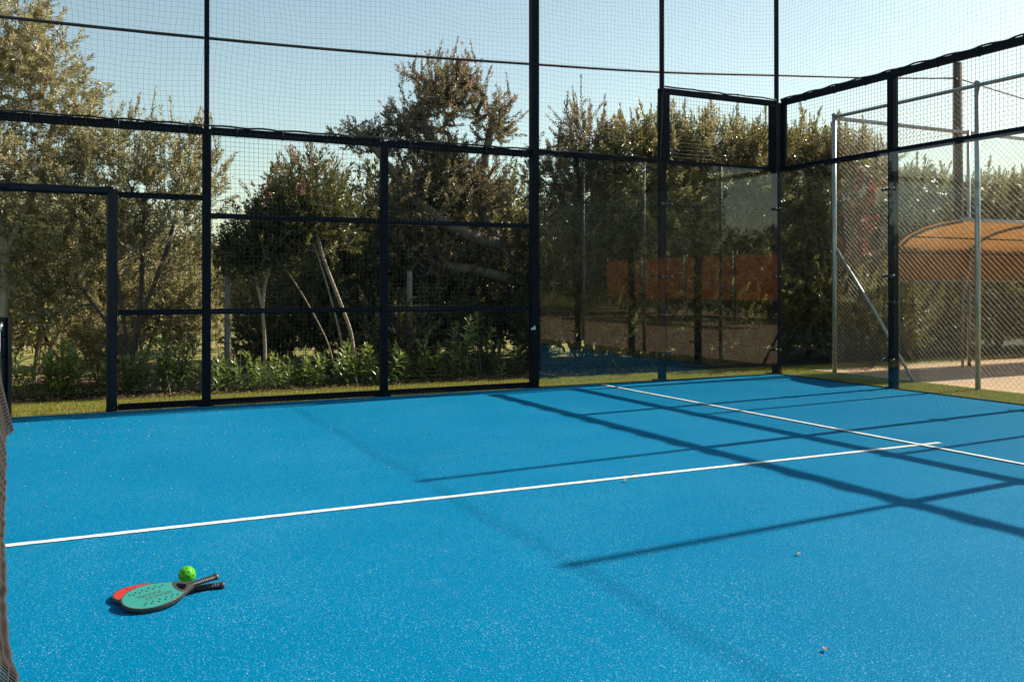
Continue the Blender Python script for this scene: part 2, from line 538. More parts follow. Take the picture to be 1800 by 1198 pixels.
# ------------------------------------------------------------------ enclosure
def fence_post(label, x, y, z1, w=0.08, d=0.08, pole=None, group=None, plate=True):
    """box-section post on a base plate, with an optional slimmer pole on top"""
    t = thing('fence_post', label, 'post', (x, y, 0), group)
    box('shaft', (x - w / 2, y - d / 2, 0.0), (x + w / 2, y + d / 2, z1), 'steel', t, 0.006)
    if plate:
        bp = box('base_plate', (x - w * .95, y - d * .2, -0.012), (x + w * .95, y + d * 1.5, 0.008), 'steel', t, 0.002)
        for sx in (-1, 1):
            obj('bolt', lathe('bolt', [(0, .012), (.012, .012), (.016, .006)], (x + sx * w * .75, y + d * 1.1, 0.007), (0, 0, 1), 8), 'chrome', bp)
    if pole:
        pw, pz = pole
        pl = box('pole', (x - pw / 2, y - pw / 2, z1 - 0.3 if pw < w * .9 else z1), (x + pw / 2, y + pw / 2, pz), 'steel', t, 0.005)
        obj('pole_cap', lathe('pole_cap', [(0, pw * .62), (.02, pw * .62), (.03, pw * .3)], (x, y, pz - 0.003), (0, 0, 1), 10), 'plastic_black', pl)
    return t

def wire_grid(name, parent, axis, fixed, a0, a1, z0, z1, step=0.05, r=0.0018):
    """welded wire mesh in the plane axis=fixed, as one part"""
    P0, P1 = [], []
    for k in range(int(round((a1 - a0) / step)) + 1):
        a = min(a0 + k * step, a1)
        P0.append((a, fixed, z0)); P1.append((a, fixed, z1))
    for k in range(int(round((z1 - z0) / step)) + 1):
        z = min(z0 + k * step, z1)
        P0.append((a0, fixed + .004, z)); P1.append((a1, fixed + .004, z))
    P0 = np.array(P0); P1 = np.array(P1)
    if axis == 'x':
        P0 = P0[:, [1, 0, 2]]; P1 = P1[:, [1, 0, 2]]
    o = obj(name, seg_mesh(name, P0, P1, r, r, 4, False), 'mesh', parent)
    o['kind'] = 'stuff'
    return o

def rail_x(parent, x0, x1, z, h, y=5.06, d=0.05, name='rail'):
    return box(name, (x0, y - d / 2, z - h / 2), (x1, y + d / 2, z + h / 2), 'steel', parent, 0.005)

def rail_y(parent, y0, y1, z, h, x=10.06, d=0.05, name='rail'):
    return box(name, (x - d / 2, y0, z - h / 2), (x + d / 2, y1, z + h / 2), 'steel', parent, 0.005)

YW = 5.06   # far side wall frame plane
# posts
fence_post('navy steel post rising slim above the padded doorway into the overhead net', 2.0, YW, 3.0, 0.085, 0.08, (0.05, 6.0))
fence_post('short navy post dividing the two wide mesh panels', 4.0, YW, 3.0, 0.085, 0.08)
p6 = fence_post('thickest tall navy post between the mesh panels and the first glass pane', 6.0, YW, 6.0, 0.10, 0.10)
fence_post('tall slim pole on a navy post behind the joint of two glass panes', 8.0, YW + .03, 4.02, 0.09, 0.08, (0.05, 6.0))
fence_post('navy corner post where the glass side wall meets the glass back wall', 10.055, YW + .03, 4.0, 0.10, 0.10, (0.05, 6.0))
fence_post('slim navy post at the hinge side above the doorway by the net box', 0.0, YW, 3.0, 0.05, 0.05, (0.045, 6.0), plate=False)
bwp = {3.0: (0.09, None, 'short navy back wall post carrying three double glass clamps'),
       1.0: (0.09, (0.06, 6.0), 'tall back wall post, second along from the glass corner'),
       -1.0: (0.09, (0.06, 6.0), 'tall back wall post, third along from the glass corner'),
       -3.0: (0.09, None, 'short back wall post, fourth along from the glass corner'),
       -5.05: (0.10, (0.05, 6.0), 'navy corner post at the camera side end of the back wall')}
for y, (w, pole, lab) in bwp.items():
    fence_post(lab, 10.075, y, 4.0, w, w, pole)

# small white three-stripe mark on the post
lm = bmesh.new()
for k, (x, hgt) in enumerate(((-.022, .022), (0.0, .036), (.022, .052))):
    z0 = .74
    vs = [lm.verts.new((5.965 + x + a, 5.0075, z0 + b)) for a, b in ((-.009, 0), (.009, 0), (.009 - .008, hgt), (-.009 - .006, hgt * .86))]
    lm.faces.new(vs)
me = bpy.data.meshes.new('stripe_mark'); lm.to_mesh(me); lm.free()
obj('stripe_mark', me, 'logo', p6)

# mesh panels
def mesh_panel(label, x0, x1, mids, z0=0.0, z1=3.0, bottom=True):
    t = thing('mesh_fence_panel', label, 'fence panel', ((x0 + x1) / 2, YW, z0))
    wire_grid('wire_mesh', t, 'y', 5.025, x0, x1, z0 + .02, z1 - .02)
    rail_x(t, x0, x1, z1 - .02, 0.085, name='top_rail')
    for z in mids:
        rail_x(t, x0, x1, z, 0.058, name='cross_rail')
    if bottom:
        rail_x(t, x0, x1, 0.036, 0.065, name='bottom_rail')
    return t
mesh_panel('narrow wire mesh panel beside the padded door jamb', 1.125, 1.955, (1.02, 2.25))
mesh_panel('wide wire mesh panel with pale sapling stems behind it', 2.045, 3.955, (1.02, 2.06))
mesh_panel('wide wire mesh panel beside the first glass pane', 4.045, 5.948, (1.02, 2.06))
mesh_panel('low strip of wire mesh above the padded doorway', 0.027, 1.122, (), 2.33, 3.0, False)

# glass walls
def clamp(parent, p, axis, both=True):
    """bolted glass clamp: bar with a disc and bolt at each end"""
    p = Vector(p); ax = Vector(axis); nrm = Vector((0, -1, 0)) if abs(ax.x) > .5 else Vector((-1, 0, 0))
    bm = bmesh.new()
    e = 0.095
    a = p - ax * e; b = p + ax * e
    lo = [min(a[i], b[i]) for i in range(3)]; hi = [max(a[i], b[i]) for i in range(3)]
    for i in range(3):
        if hi[i] - lo[i] < .001:
            lo[i] -= .014 if i == 2 else .008; hi[i] += .014 if i == 2 else .008
    box_bm(bm, lo, hi)
    bmesh.ops.bevel(bm, geom=list(bm.edges), offset=.004, segments=1, affect='EDGES')
    me = bpy.data.meshes.new('clamp'); bm.to_mesh(me); bm.free()
    c = obj('clamp', me, 'plastic_black', parent)
    for s in (-1, 1):
        q = p + ax * s * 0.078
        obj('clamp_disc', lathe('clamp_disc', [(-.004, .024), (.014, .024), (.018, .018)], q, nrm, 14), 'plastic_black', c)
        obj('bolt', lathe('bolt', [(.016, .009), (.024, .009), (.027, .004)], q, nrm, 8), 'chrome', c)
    return c

def glass_side(label, x0, x1, clamps_at):
    t = thing('glass_wall_panel', label, 'glass panel', ((x0 + x1) / 2, 5.0, 0))
    box('glass_pane', (x0 + .004, 4.994, 0.012), (x1 - .004, 5.006, 2.985), 'glass', t, 0)
    rail_x(t, x0, x1, 3.0, 0.06, 5.04, 0.06, 'top_rail')
    box('foot_seal', (x0 + .004, 4.99, -0.002), (x1 - .004, 5.012, 0.0118), 'plastic_black', t, 0)
    for x in clamps_at:
        for z in (0.36, 1.42, 2.42):
            clamp(t, (x, 4.985, z), (1, 0, 0))
    return t
glass_side('tall side wall glass pane between the thick post and the stepped mesh', 6.055, 7.998, ())
glass_side('side wall glass pane under the stepped mesh by the corner', 8.002, 9.985, (8.0,))

def glass_back(label, y1, y0):
    t = thing('glass_wall_panel', label, 'glass panel', (10.0, (y0 + y1) / 2, 0))
    box('glass_pane', (9.994, y0 + .004, 0.012), (10.006, y1 - .004, 2.985), 'glass', t, 0)
    rail_y(t, y0, y1, 3.0, 0.07, 10.03, 0.07, 'top_rail')
    box('foot_seal', (9.99, y0 + .004, -0.002), (10.012, y1 - .004, 0.0118), 'plastic_black', t, 0)
    for z in (0.36, 1.42, 2.52):
        if y0 > -4.5:
            clamp(t, (9.985, y0, z), (0, 1, 0))
    return t
names_b = ['back wall glass pane next to the glass corner', 'back wall glass pane with the tan shelter showing through it',
           'middle glass pane of the back wall', 'fourth glass pane of the back wall from the far corner', 'last glass pane of the back wall by the near corner']
for i, lab in enumerate(names_b):
    glass_back(lab, 4.985 - 2 * i if i == 0 else 4.998 - 2 * i, 3.002 - 2 * i)

# corner clamps and the stay at the corner foot
ct = thing('corner_clamp_set', 'black glass clamps bolted down the inside of the glass corner', 'clamp', (9.97, 4.97, 0))
for z in (0.36, 1.42, 2.42):
    b = box('bracket', (9.90, 4.962, z - .014), (9.984, 4.984, z + .014), 'plastic_black', ct, .003)
    box('bracket', (9.962, 4.90, z - .0145), (9.9845, 4.9615, z + .0145), 'plastic_black', ct, .003)
    for q, nrm in (((9.92, 4.962, z), (0, -1, 0)), ((9.962, 4.92, z), (-1, 0, 0))):
        obj('bolt', lathe('bolt', [(-.002, .018), (.012, .018), (.02, .008)], q, nrm, 12), 'plastic_black', b)

# upper mesh frames
def upper_side():
    t = thing('upper_mesh_frame', 'stepped wire mesh frame standing on the side glass by the corner', 'fence panel', (9, YW, 3))
    wire_grid('wire_mesh', t, 'y', 5.03, 8.05, 9.93, 3.03, 3.95)
    rail_x(t, 7.97, 10.0, 3.98, 0.075, 5.05, 0.06, 'top_rail')
    box('stile', (7.955, 5.004, 3.032), (8.075, 5.062, 3.94), 'steel', t, .006)
    box('stile', (9.87, 5.008, 3.032), (9.99, 5.062, 3.94), 'steel', t, .006)
upper_side()
def upper_back(lab, y1, y0, w0=.035):
    t = thing('upper_mesh_frame', lab, 'fence panel', (10.05, (y0 + y1) / 2, 3))
    wire_grid('wire_mesh', t, 'x', 10.03, y0, y1, 3.04, 3.95)
    rail_y(t, y0, y1, 3.98, 0.085, 10.05, 0.07, 'top_rail')
    box('stile', (10.01, y1 - w0, 3.036), (10.06, y1, 3.936), 'steel', t, .004)
    box('stile', (10.01, y0, 3.036), (10.06, y0 + .035, 3.936), 'steel', t, .004)
ub = ['wire mesh frame above the back glass, touching the far corner', 'wire mesh frame above the pane that shows the tan shelter', 'middle wire mesh frame above the back glass',
      'fourth wire mesh frame above the back glass from the far corner', 'last wire mesh frame above the back glass by the near corner']
for i, lab in enumerate(ub):
    upper_back(lab, 4.96 - 2 * i if i == 0 else 4.998 - 2 * i, 3.002 - 2 * i, 0.09 if i == 0 else .035)

# overhead ball-stop nets
def overhead_net(label, kind, a0, a1, zlow, ztop, step=0.058, seed=1):
    """kind 'side': plane y=5.05; 'back': plane x=10.06. zlow(a) gives the lashed lower edge"""
    t = thing('overhead_net', label, 'net', ((a0 + a1) / 2, 5.05, 3) if kind == 'side' else (10.06, (a0 + a1) / 2, 4))
    na = int((a1 - a0) / step); nz = int((ztop - 3.0) / step)
    A = np.linspace(a0, a1, na + 1)
    V = np.zeros((nz + 1, na + 1, 3))
    ok = np.ones((nz + 1, na + 1), bool)
    for j in range(nz + 1):
        z = 3.0 + (ztop - 3.0) * j / nz
        for i in range(na + 1):
            a = A[i]
            zl = zlow(a)
            n1 = mnoise.noise(Vector((a * .9, z * .8, seed))); n2 = mnoise.noise(Vector((a * .9 + 7, z * .8, seed + 4)))
            n3 = mnoise.noise(Vector((a * 4.1, z * 3.4, seed + 9)))
            fade = min(1.0, max(0.0, (z - zl) / .5))
            sag = -.05 * math.sin(PI * ((a / 2.0) % 1.0)) * fade
            da, dz, dn = (.07 * n1 + .02 * n3) * fade, (.06 * n2 + .02 * n3) * fade + sag, .10 * n1 * fade
            V[j, i] = (a + da, 5.05 + dn, z + dz) if kind == 'side' else (10.06 + dn, a + da, z + dz)
            ok[j, i] = z >= zl - .01
    P0, P1 = [], []
    h = ok[:, :-1] & ok[:, 1:]
    P0.append(V[:, :-1][h]); P1.append(V[:, 1:][h])
    v = ok[:-1] & ok[1:]
    P0.append(V[:-1][v]); P1.append(V[1:][v])
    o = obj('netting', seg_mesh('netting', np.concatenate(P0), np.concatenate(P1), .0010, .0010, 3, False), 'net', t)
    o['kind'] = 'stuff'
    # lashing rope that ties the lower edge to the rail, and the head rope
    rp = []
    for a in np.arange(a0, a1 + .01, .04):
        w = .012 * math.sin(a * 9) + .016 * mnoise.noise(Vector((a * 1.3, 2, seed)))
        z = zlow(a) + .030 + abs(w) * .5
        rp.append((a, 5.02 + .02 * math.sin(a * 14), z) if kind == 'side' else (10.035 + .02 * math.sin(a * 14), a, z))
    obj('lashing_rope', polyline_tube('lashing_rope', rp, .011, 6), 'rope', t)
    hr = [(a, 5.05, ztop - .03 * math.sin(PI * ((a / 2.0) % 1.0))) if kind == 'side' else (10.06, a, ztop - .03 * math.sin(PI * ((a / 2.0) % 1.0))) for a in np.arange(a0, a1 + .01, .1)]
    obj('head_rope', polyline_tube('head_rope', hr, .006, 6), 'rope', t)
    return t
overhead_net('sagging ball stop net stretched over the mesh and side glass wall', 'side', -1.0, 10.0, lambda a: 4.0 if a > 7.95 else 3.0, 6.0, seed=1)
overhead_net('ball stop net stretched above the back wall rail', 'back', -5.0, 5.0, lambda a: 4.0, 6.0, seed=5)
# lashing ties round the rails
def ties(lab, pts, ax):
    t = thing('rail_binding', lab, 'binding', pts[0])
    for p in pts:
        p = Vector(p)
        ring = []
        for k in range(13):
            a = 2 * PI * k / 12
            o2 = Vector((0, math.cos(a) * .045, math.sin(a) * .058)) if ax == 'x' else Vector((math.cos(a) * .05, 0, math.sin(a) * .058))
            tw = Vector((.012 * a / PI, 0, 0)) if ax == 'x' else Vector((0, .012 * a / PI, 0))
            ring.append(p + o2 + tw)
        obj('tie', polyline_tube('tie', ring, .006, 5), 'rope', t)
ties('black ties binding the net to the side wall top rail', [(x, YW - .005, 2.985) for x in np.arange(0.3, 5.9, .5)], 'x')
ties('black ties binding the net to the back wall top rail', [(10.05, y, 3.985) for y in np.arange(1.2, 4.9, .55)], 'y')

# padded doorway
def padding(name, lo, hi, axis, parent, seed, wr=0.010):
    """soft vinyl sleeve: rounded section swept along an axis with wrinkles"""
    lo = np.array(lo); hi = np.array(hi)
    n = int((hi[axis] - lo[axis]) / .018)
    o = [i for i in range(3) if i != axis]
    c = (lo + hi) / 2; hw = (hi - lo) / 2
    sides = 28
    rows = []
    for i in range(n + 1):
        s = lo[axis] + (hi[axis] - lo[axis]) * i / n
        e = min(i, n - i) / 10.0
        row = []
        for k in range(sides):
            a = 2 * PI * k / sides
            ca, sa = math.cos(a), math.sin(a)
            rr = (abs(ca) ** 3.2 + abs(sa) ** 3.2) ** (-1 / 3.2)
            nz = mnoise.noise(Vector((s * 3.0 + seed, ca * 1.2, sa * 1.2))) * .6 + mnoise.noise(Vector((s * 14 + ca * 5, ca * 2 + seed, sa * 2))) * (.35 + 1.4 * max(0, 1 - e / 1.3))
            p = np.zeros(3)
            p[axis] = s
            p[o[0]] = c[o[0]] + ca * rr * hw[o[0]] * (.93) + ca * nz * wr
            p[o[1]] = c[o[1]] + sa * rr * hw[o[1]] * (.93) + sa * nz * wr
            row.append(p)
        rows.append(row)
    V = np.array(rows).reshape(-1, 3)
    F = []
    for i in range(n):
        for k in range(sides):
            F.append((i * sides + k, i * sides + (k + 1) % sides, (i + 1) * sides + (k + 1) % sides, (i + 1) * sides + k))
    me = bpy.data.meshes.new(name)
    me.from_pydata(V.tolist(), [], F + [tuple(range(sides))[::-1], tuple(range(n * sides, (n + 1) * sides))])
    for p in me.polygons: p.use_smooth = True
    bm = bmesh.new(); bm.from_mesh(me); bmesh.ops.recalc_face_normals(bm, faces=bm.faces); bm.to_mesh(me); bm.free()
    return obj(name, me, 'pad', parent)
dw = thing('padded_doorway', 'doorway frame sleeved in wrinkled navy vinyl padding', 'doorway', (0.6, 5.05, 0))
padding('head_pad', (0.03, 4.985, 2.235), (1.075, 5.115, 2.325), 0, dw, 1.0, .012)
padding('jamb_pad', (1.005, 4.98, 0.005), (1.12, 5.12, 2.30), 2, dw, 4.0, .008)

# net box post and court net
nb = thing('net_post', 'dark navy ribbed net post box with a white strap hook', 'net post', (0.05, 5.0, 0))
for k in range(5):
    z0 = 0.012 + k * .196
    padding('pad_section', (-0.10, 4.90, z0), (0.135, 5.06, z0 + .194), 2, nb, 11.0 + k, .004)
box('side_panel', (0.128, 4.912, 0.0), (0.158, 5.05, 0.995), 'plastic_black', nb, .006)
obj('strap_hook', polyline_tube('strap_hook', [(0.085, 4.868, .88), (.085, 4.85, .925), (.082, 4.80, .94), (.08, 4.75, .915), (.079, 4.74, .86)], .012, 8), 'chrome', nb)

cn = thing('court_net', 'brown-black court net with loose hem and white top band', 'net', (0, 0, 0))
ys = np.arange(-4.9, 4.86, .03); vs_ = np.linspace(0, 1, 30)
V = np.zeros((len(vs_), len(ys), 3))
for i, y in enumerate(ys):
    xb = .142 + (4.6 - y) * .0655 if y > -2.6 else max(.02, (.142 + 7.2 * .0655) * (1 - (-2.6 - y) / 2.4))
    xb += .020 * mnoise.noise(Vector((y * 1.1, 4, 2))) + (.05 * math.exp(-((y - 4.05) / .22) ** 2) if y > 3 else 0)
    xb += .045 * min(1.0, max(0.0, (-.6 - y) / 1.2)) if y > -3 else 0
    for j, v in enumerate(vs_):
        fold = .012 * mnoise.noise(Vector((y * 6, v * 1.5, 7))) * (1 - v)
        V[j, i] = (.06 * min(1, max(0, (y + 5) / 10)) + (xb - .06) * (1 - v) ** 1.25 + fold, y, .012 + .87 * v - .03 * math.cos(y / 5 * PI / 2) * v)
P0 = np.concatenate([V[:, :-1].reshape(-1, 3), V[:-1].reshape(-1, 3)]); P1 = np.concatenate([V[:, 1:].reshape(-1, 3), V[1:].reshape(-1, 3)])
o = obj('netting', seg_mesh('netting', P0, P1, .0034, .0034, 4, False), 'court_net', cn); o['kind'] = 'stuff'
bm = bmesh.new()
ra = [[bm.verts.new((V[-1, i, 0] + dx, y, V[-1, i, 2] + dz)) for i, y in enumerate(ys)] for dx, dz in ((-.008, -.01), (-.008, .05), (.008, .05), (.008, -.01))]
for r in range(4):
    for i in range(len(ys) - 1):
        bm.faces.new((ra[r][i], ra[r][i + 1], ra[(r + 1) % 4][i + 1], ra[(r + 1) % 4][i]))
me = bpy.data.meshes.new('top_band'); bm.to_mesh(me); bm.free()
obj('top_band', me, 'white_band', cn)
box('end_strap', (.062, 4.74, .30), (.072, 4.80, .90), 'white_band', cn, .002)
obj('hem_cord', polyline_tube('hem_cord', V[0], .006, 6), 'court_net', cn)
nb2 = thing('net_post', 'net post box at the camera side of the court', 'net post', (0.0, -5.05, 0))
for k in range(5):
    z0 = 0.012 + k * .196
    padding('pad_section', (-0.12, -5.1, z0), (0.11, -4.92, z0 + .194), 2, nb2, 31.0 + k, .004)

# ------------------------------------------------------------------ chain-link enclosure of the clay court
def chain_mesh(name, parent, axis, fixed, a0, a1, z0, z1, pitch=0.075, r=0.0021):
    P0, P1, RR = [], [], []
    H = z1 - z0
    for s in (1, -1):
        k0 = int(math.floor((a0 - H) / pitch)); k1 = int(math.ceil((a1 + H) / pitch))
        for k in range(k0, k1 + 1):
            a = k * pitch
            # line a + s*(z-z0)
            zs, ze = z0, z1
            A0, A1 = a, a + s * H
            if A0 < a0 and A1 < a0 or A0 > a1 and A1 > a1:
                continue
            def clip(aa):
                return z0 + (aa - a) / s
            lo, hi = min(A0, A1), max(A0, A1)
            if lo < a0:
                if s > 0: zs = clip(a0)
                else: ze = clip(a0)
            if hi > a1:
                if s > 0: ze = clip(a1)
                else: zs = clip(a1)
            if ze - zs < .02: continue
            P0.append((a + s * (zs - z0), fixed + s * .002, zs)); P1.append((a + s * (ze - z0), fixed + s * .002, ze)); RR.append(r if s > 0 else r * .65)  # one diagonal family drawn thinner to imitate sun catching only the other
    P0 = np.array(P0); P1 = np.array(P1)
    if axis == 'x':
        P0 = P0[:, [1, 0, 2]]; P1 = P1[:, [1, 0, 2]]
    o = obj(name, seg_mesh(name, P0, P1, RR, RR, 4, False), 'wire', parent)
    o['kind'] = 'stuff'
    return o

FX, FY, FZ = 10.97, 4.86, 3.86
cf = thing('chain_link_fence', 'tall galvanised chain-link fence along the clay edge with a slanting brace', 'fence', (FX, 0, 0))
chain_mesh('wire_mesh', cf, 'x', FX + .03, -6.9, FY, .03, FZ - .02)
for y in (FY, 2.48, 0.1, -2.3, -4.7, -7.0):
    pst = obj('post', lathe('post', [(-.3, .033), (FZ, .033)], (FX, y, 0), (0, 0, 1), 12), 'galv', cf)
    obj('post_cap', lathe('post_cap', [(0, .036), (.03, .036), (.045, .015)], (FX, y, FZ - .012), (0, 0, 1), 12), 'galv', pst)
obj('top_rail', lathe('top_rail', [(0, .026), (FY + 7.0, .026)], (FX + .001, -7.0, FZ - .03), (0, 1, 0), 10), 'galv', cf)
obj('brace', polyline_tube('brace', [(FX + .035, FY, 1.85), (FX + .06, FY - .7, .93), (FX + .06, 3.47, -.05)], .022, 10), 'galv', cf)
cf2 = thing('chain_link_fence', 'chain-link fence along the hedge with a sunlit top rail', 'fence', (FX, FY, 0))
chain_mesh('wire_mesh', cf2, 'y', FY + .03, FX + .04, 27.0, .03, FZ - .02)
for x in (13.95, 16.95, 19.95, 22.95, 26.9):
    obj('post', lathe('post', [(-.3, .030), (FZ, .030)], (x, FY, 0), (0, 0, 1), 12), 'galv', cf2)
obj('top_rail', lathe('top_rail', [(0.03, .03), (16.0, .03)], (FX, FY + .001, FZ - .045), (1, 0, 0), 10), 'galv', cf2)

# bench shelter
sh = thing('bench_shelter', 'barrel-roofed shelter of tan cloth on bent tubes beside the hedge', 'shelter', (14.6, 4.7, 0))
prof = [(4.70, 1.36), (4.70, 1.60), (4.695, 1.80), (4.62, 1.92), (4.45, 2.04), (4.20, 2.13), (3.92, 2.185), (3.58, 2.215)]
def prof_at(t):
    t = max(0, min(.9999, t)) * (len(prof) - 1)
    i = int(t); f = t - i
    return (prof[i][0] * (1 - f) + prof[i + 1][0] * f, prof[i][1] * (1 - f) + prof[i + 1][1] * f)
ribs_x = (12.12, 13.75, 15.4, 17.05)
for x in ribs_x:
    obj('rib', polyline_tube('rib', [(x, *prof_at(k / 24)) for k in range(25)], .024, 8), 'old_wood', sh)
    obj('leg', lathe('leg', [(-.15, .024), (1.37, .024)], (x, 4.70, 0), (0, 0, 1), 10), 'old_wood', sh)
    obj('leg', lathe('leg', [(-.15, .02), (1.47, .02)], (x - .14, 4.72, 0), (0, 0, 1), 10), 'old_wood', sh)
for t, r, m in ((0.02, .016, 'old_wood'), (.32, .012, 'bark_dark'), (.60, .012, 'bark_dark'), (1.0, .026, 'galv')):
    y, z = prof_at(t)
    obj('purlin', lathe('purlin', [(-.05, r), (ribs_x[-1] - ribs_x[0] + .05, r)], (ribs_x[0], y, z + (.03 if t == 1.0 else -.02)), (1, 0, 0), 10), m, sh)
nx, nt_ = 60, 30
V = []
for i in range(nx + 1):
    x = ribs_x[0] - .03 + (ribs_x[-1] - ribs_x[0] + .06) * i / nx
    ph = ((x - ribs_x[0]) / 1.65) % 1.0
    for k in range(nt_ + 1):
        y, z = prof_at(k / nt_)
        s = .035 * math.sin(PI * ph) * math.sin(PI * k / nt_) + .008 * mnoise.noise(Vector((x * 3, k * .4, 1)))
        V.append((x, y + .03 - s * .4, z + .030 - s))
me = bpy.data.meshes.new('roof_cloth')
me.from_pydata(V, [], [(i * (nt_ + 1) + k, (i + 1) * (nt_ + 1) + k, (i + 1) * (nt_ + 1) + k + 1, i * (nt_ + 1) + k + 1) for i in range(nx) for k in range(nt_)])
for p in me.polygons: p.use_smooth = True
obj('roof_cloth', me, 'tan_cloth', sh)

# utility pole and cable
up = thing('utility_pole', 'brown wooden utility pole rising above the hedge', 'pole', (15.4, 6.18, 0))
obj('shaft', lathe('shaft', [(-.4, .10), (2, .092), (5.42, .078)], (15.4, 6.18, 0), (0, 0, 1), 16), 'pole_wood', up)
for z in (5.08, 4.9):
    obj('insulator', lathe('insulator', [(0, .02), (.05, .03), (.08, .03), (.1, .012)], (15.31, 6.12, z), (-1, -.4, 0), 10), 'plastic_black', up)
cabp = [(-6.0, 6.5, 4.45), (-3.0, 6.3, 4.30), (-0.03, 6.11, 4.24), (2.11, 5.96, 4.225), (4.2, 5.8, 4.24), (6.31, 5.72, 4.315), (8.49, 5.76, 4.44), (10.94, 5.9, 4.67), (13.1, 6.03, 4.88), (15.33, 6.14, 5.12)]
def smooth_pts(pts, n=8):
    pts = np.array(pts, float)
    out = []
    for i in range(len(pts) - 1):
        p0 = pts[max(0, i - 1)]; p1 = pts[i]; p2 = pts[i + 1]; p3 = pts[min(len(pts) - 1, i + 2)]
        for k in range(n):
            t = k / n
            out.append(.5 * ((2 * p1) + (-p0 + p2) * t + (2 * p0 - 5 * p1 + 4 * p2 - p3) * t * t + (-p0 + 3 * p1 - 3 * p2 + p3) * t ** 3))
    out.append(pts[-1])
    return np.array(out)
cb = obj('overhead_cable', polyline_tube('overhead_cable', smooth_pts(cabp), np.linspace(.021, .015, (len(cabp) - 1) * 8 + 1), 8), 'cable')
tag(cb, 'thick black cable hanging across the sky behind the tall posts', 'cable')
cb = obj('overhead_cable', polyline_tube('overhead_cable', smooth_pts([(15.45, 6.2, 5.14), (17.36, 6.23, 4.94), (20, 6.3, 4.72), (26, 6.5, 4.6)]), .013, 6), 'cable')
tag(cb, 'thin cable dropping away from the wooden pole beyond the shelter', 'cable')

# ------------------------------------------------------------------ trees
def leaves_mesh(name, P, D, rng, n_per, twig_len, ll, lw, spread=0.9, droop=0.15, tone_bias=0.0):
    """n_per leaves spiralling along a twig at each tip P with direction D"""
    T = len(P)
    D = D / np.linalg.norm(D, axis=1, keepdims=True)
    s = (np.arange(n_per)[None] + rng.uniform(0, 1, (T, n_per))) / n_per
    tl = twig_len * rng.uniform(.6, 1.3, (T, 1))
    ref = np.where(np.abs(D[:, 2:3]) > .9, np.array([[1., 0, 0]]), np.array([[0, 0, 1.]]))
    U = np.cross(D, ref); U /= np.linalg.norm(U, axis=1, keepdims=True)
    W = np.cross(D, U)
    az = np.arange(n_per)[None] * 2.4 + rng.uniform(0, 6.28, (T, 1)) + rng.normal(0, .3, (T, n_per))
    rad = U[:, None] * np.cos(az)[..., None] + W[:, None] * np.sin(az)[..., None]
    al = spread * (1.15 - .55 * s) * rng.uniform(.7, 1.25, (T, n_per))
    base = P[:, None] + D[:, None] * (s * tl - tl * .5)[..., None]
    ld = D[:, None] * np.cos(al)[..., None] + rad * np.sin(al)[..., None]
    ld[..., 2] -= droop * rng.uniform(0, 1.5, (T, n_per))
    ld /= np.linalg.norm(ld, axis=2, keepdims=True)
    L = ll * rng.uniform(.6, 1.25, (T, n_per)) * (1 - .25 * s)
    Wd = lw * rng.uniform(.75, 1.2, (T, n_per))
    nrm = np.cross(ld, rng.normal(0, 1, (T, n_per, 3)) * .6 + np.cross(rad, ld))
    nl = np.linalg.norm(nrm, axis=2, keepdims=True); nrm /= np.maximum(nl, 1e-6)
    sd = np.cross(nrm, ld)
    mid = base + ld * (L * .45)[..., None] - nrm * (L * .04)[..., None]
    a = mid + sd * Wd[..., None] * .5 + nrm * (Wd * .22)[..., None]
    b = mid - sd * Wd[..., None] * .5 + nrm * (Wd * .22)[..., None]
    tip = base + ld * L[..., None] - nrm * (L * .12)[..., None]
    V = np.stack([base, a, tip, b], 2).reshape(-1, 3)
    n = T * n_per
    k = np.arange(n)[:, None] * 4
    F = np.concatenate([k + np.array([[0, 1, 2]]), k + np.array([[0, 2, 3]])], 1).reshape(-1, 3)
    twig_tone = rng.normal(0, .16, (T, 1))
    tone = np.clip(.45 + tone_bias + twig_tone + rng.normal(0, .26, (T, n_per)), 0, 1).ravel()  # wide tone spread imitates sparkle of lit leaves in their colour
    return np_mesh(name, V, F, 3, tone=np.repeat(tone, 2))

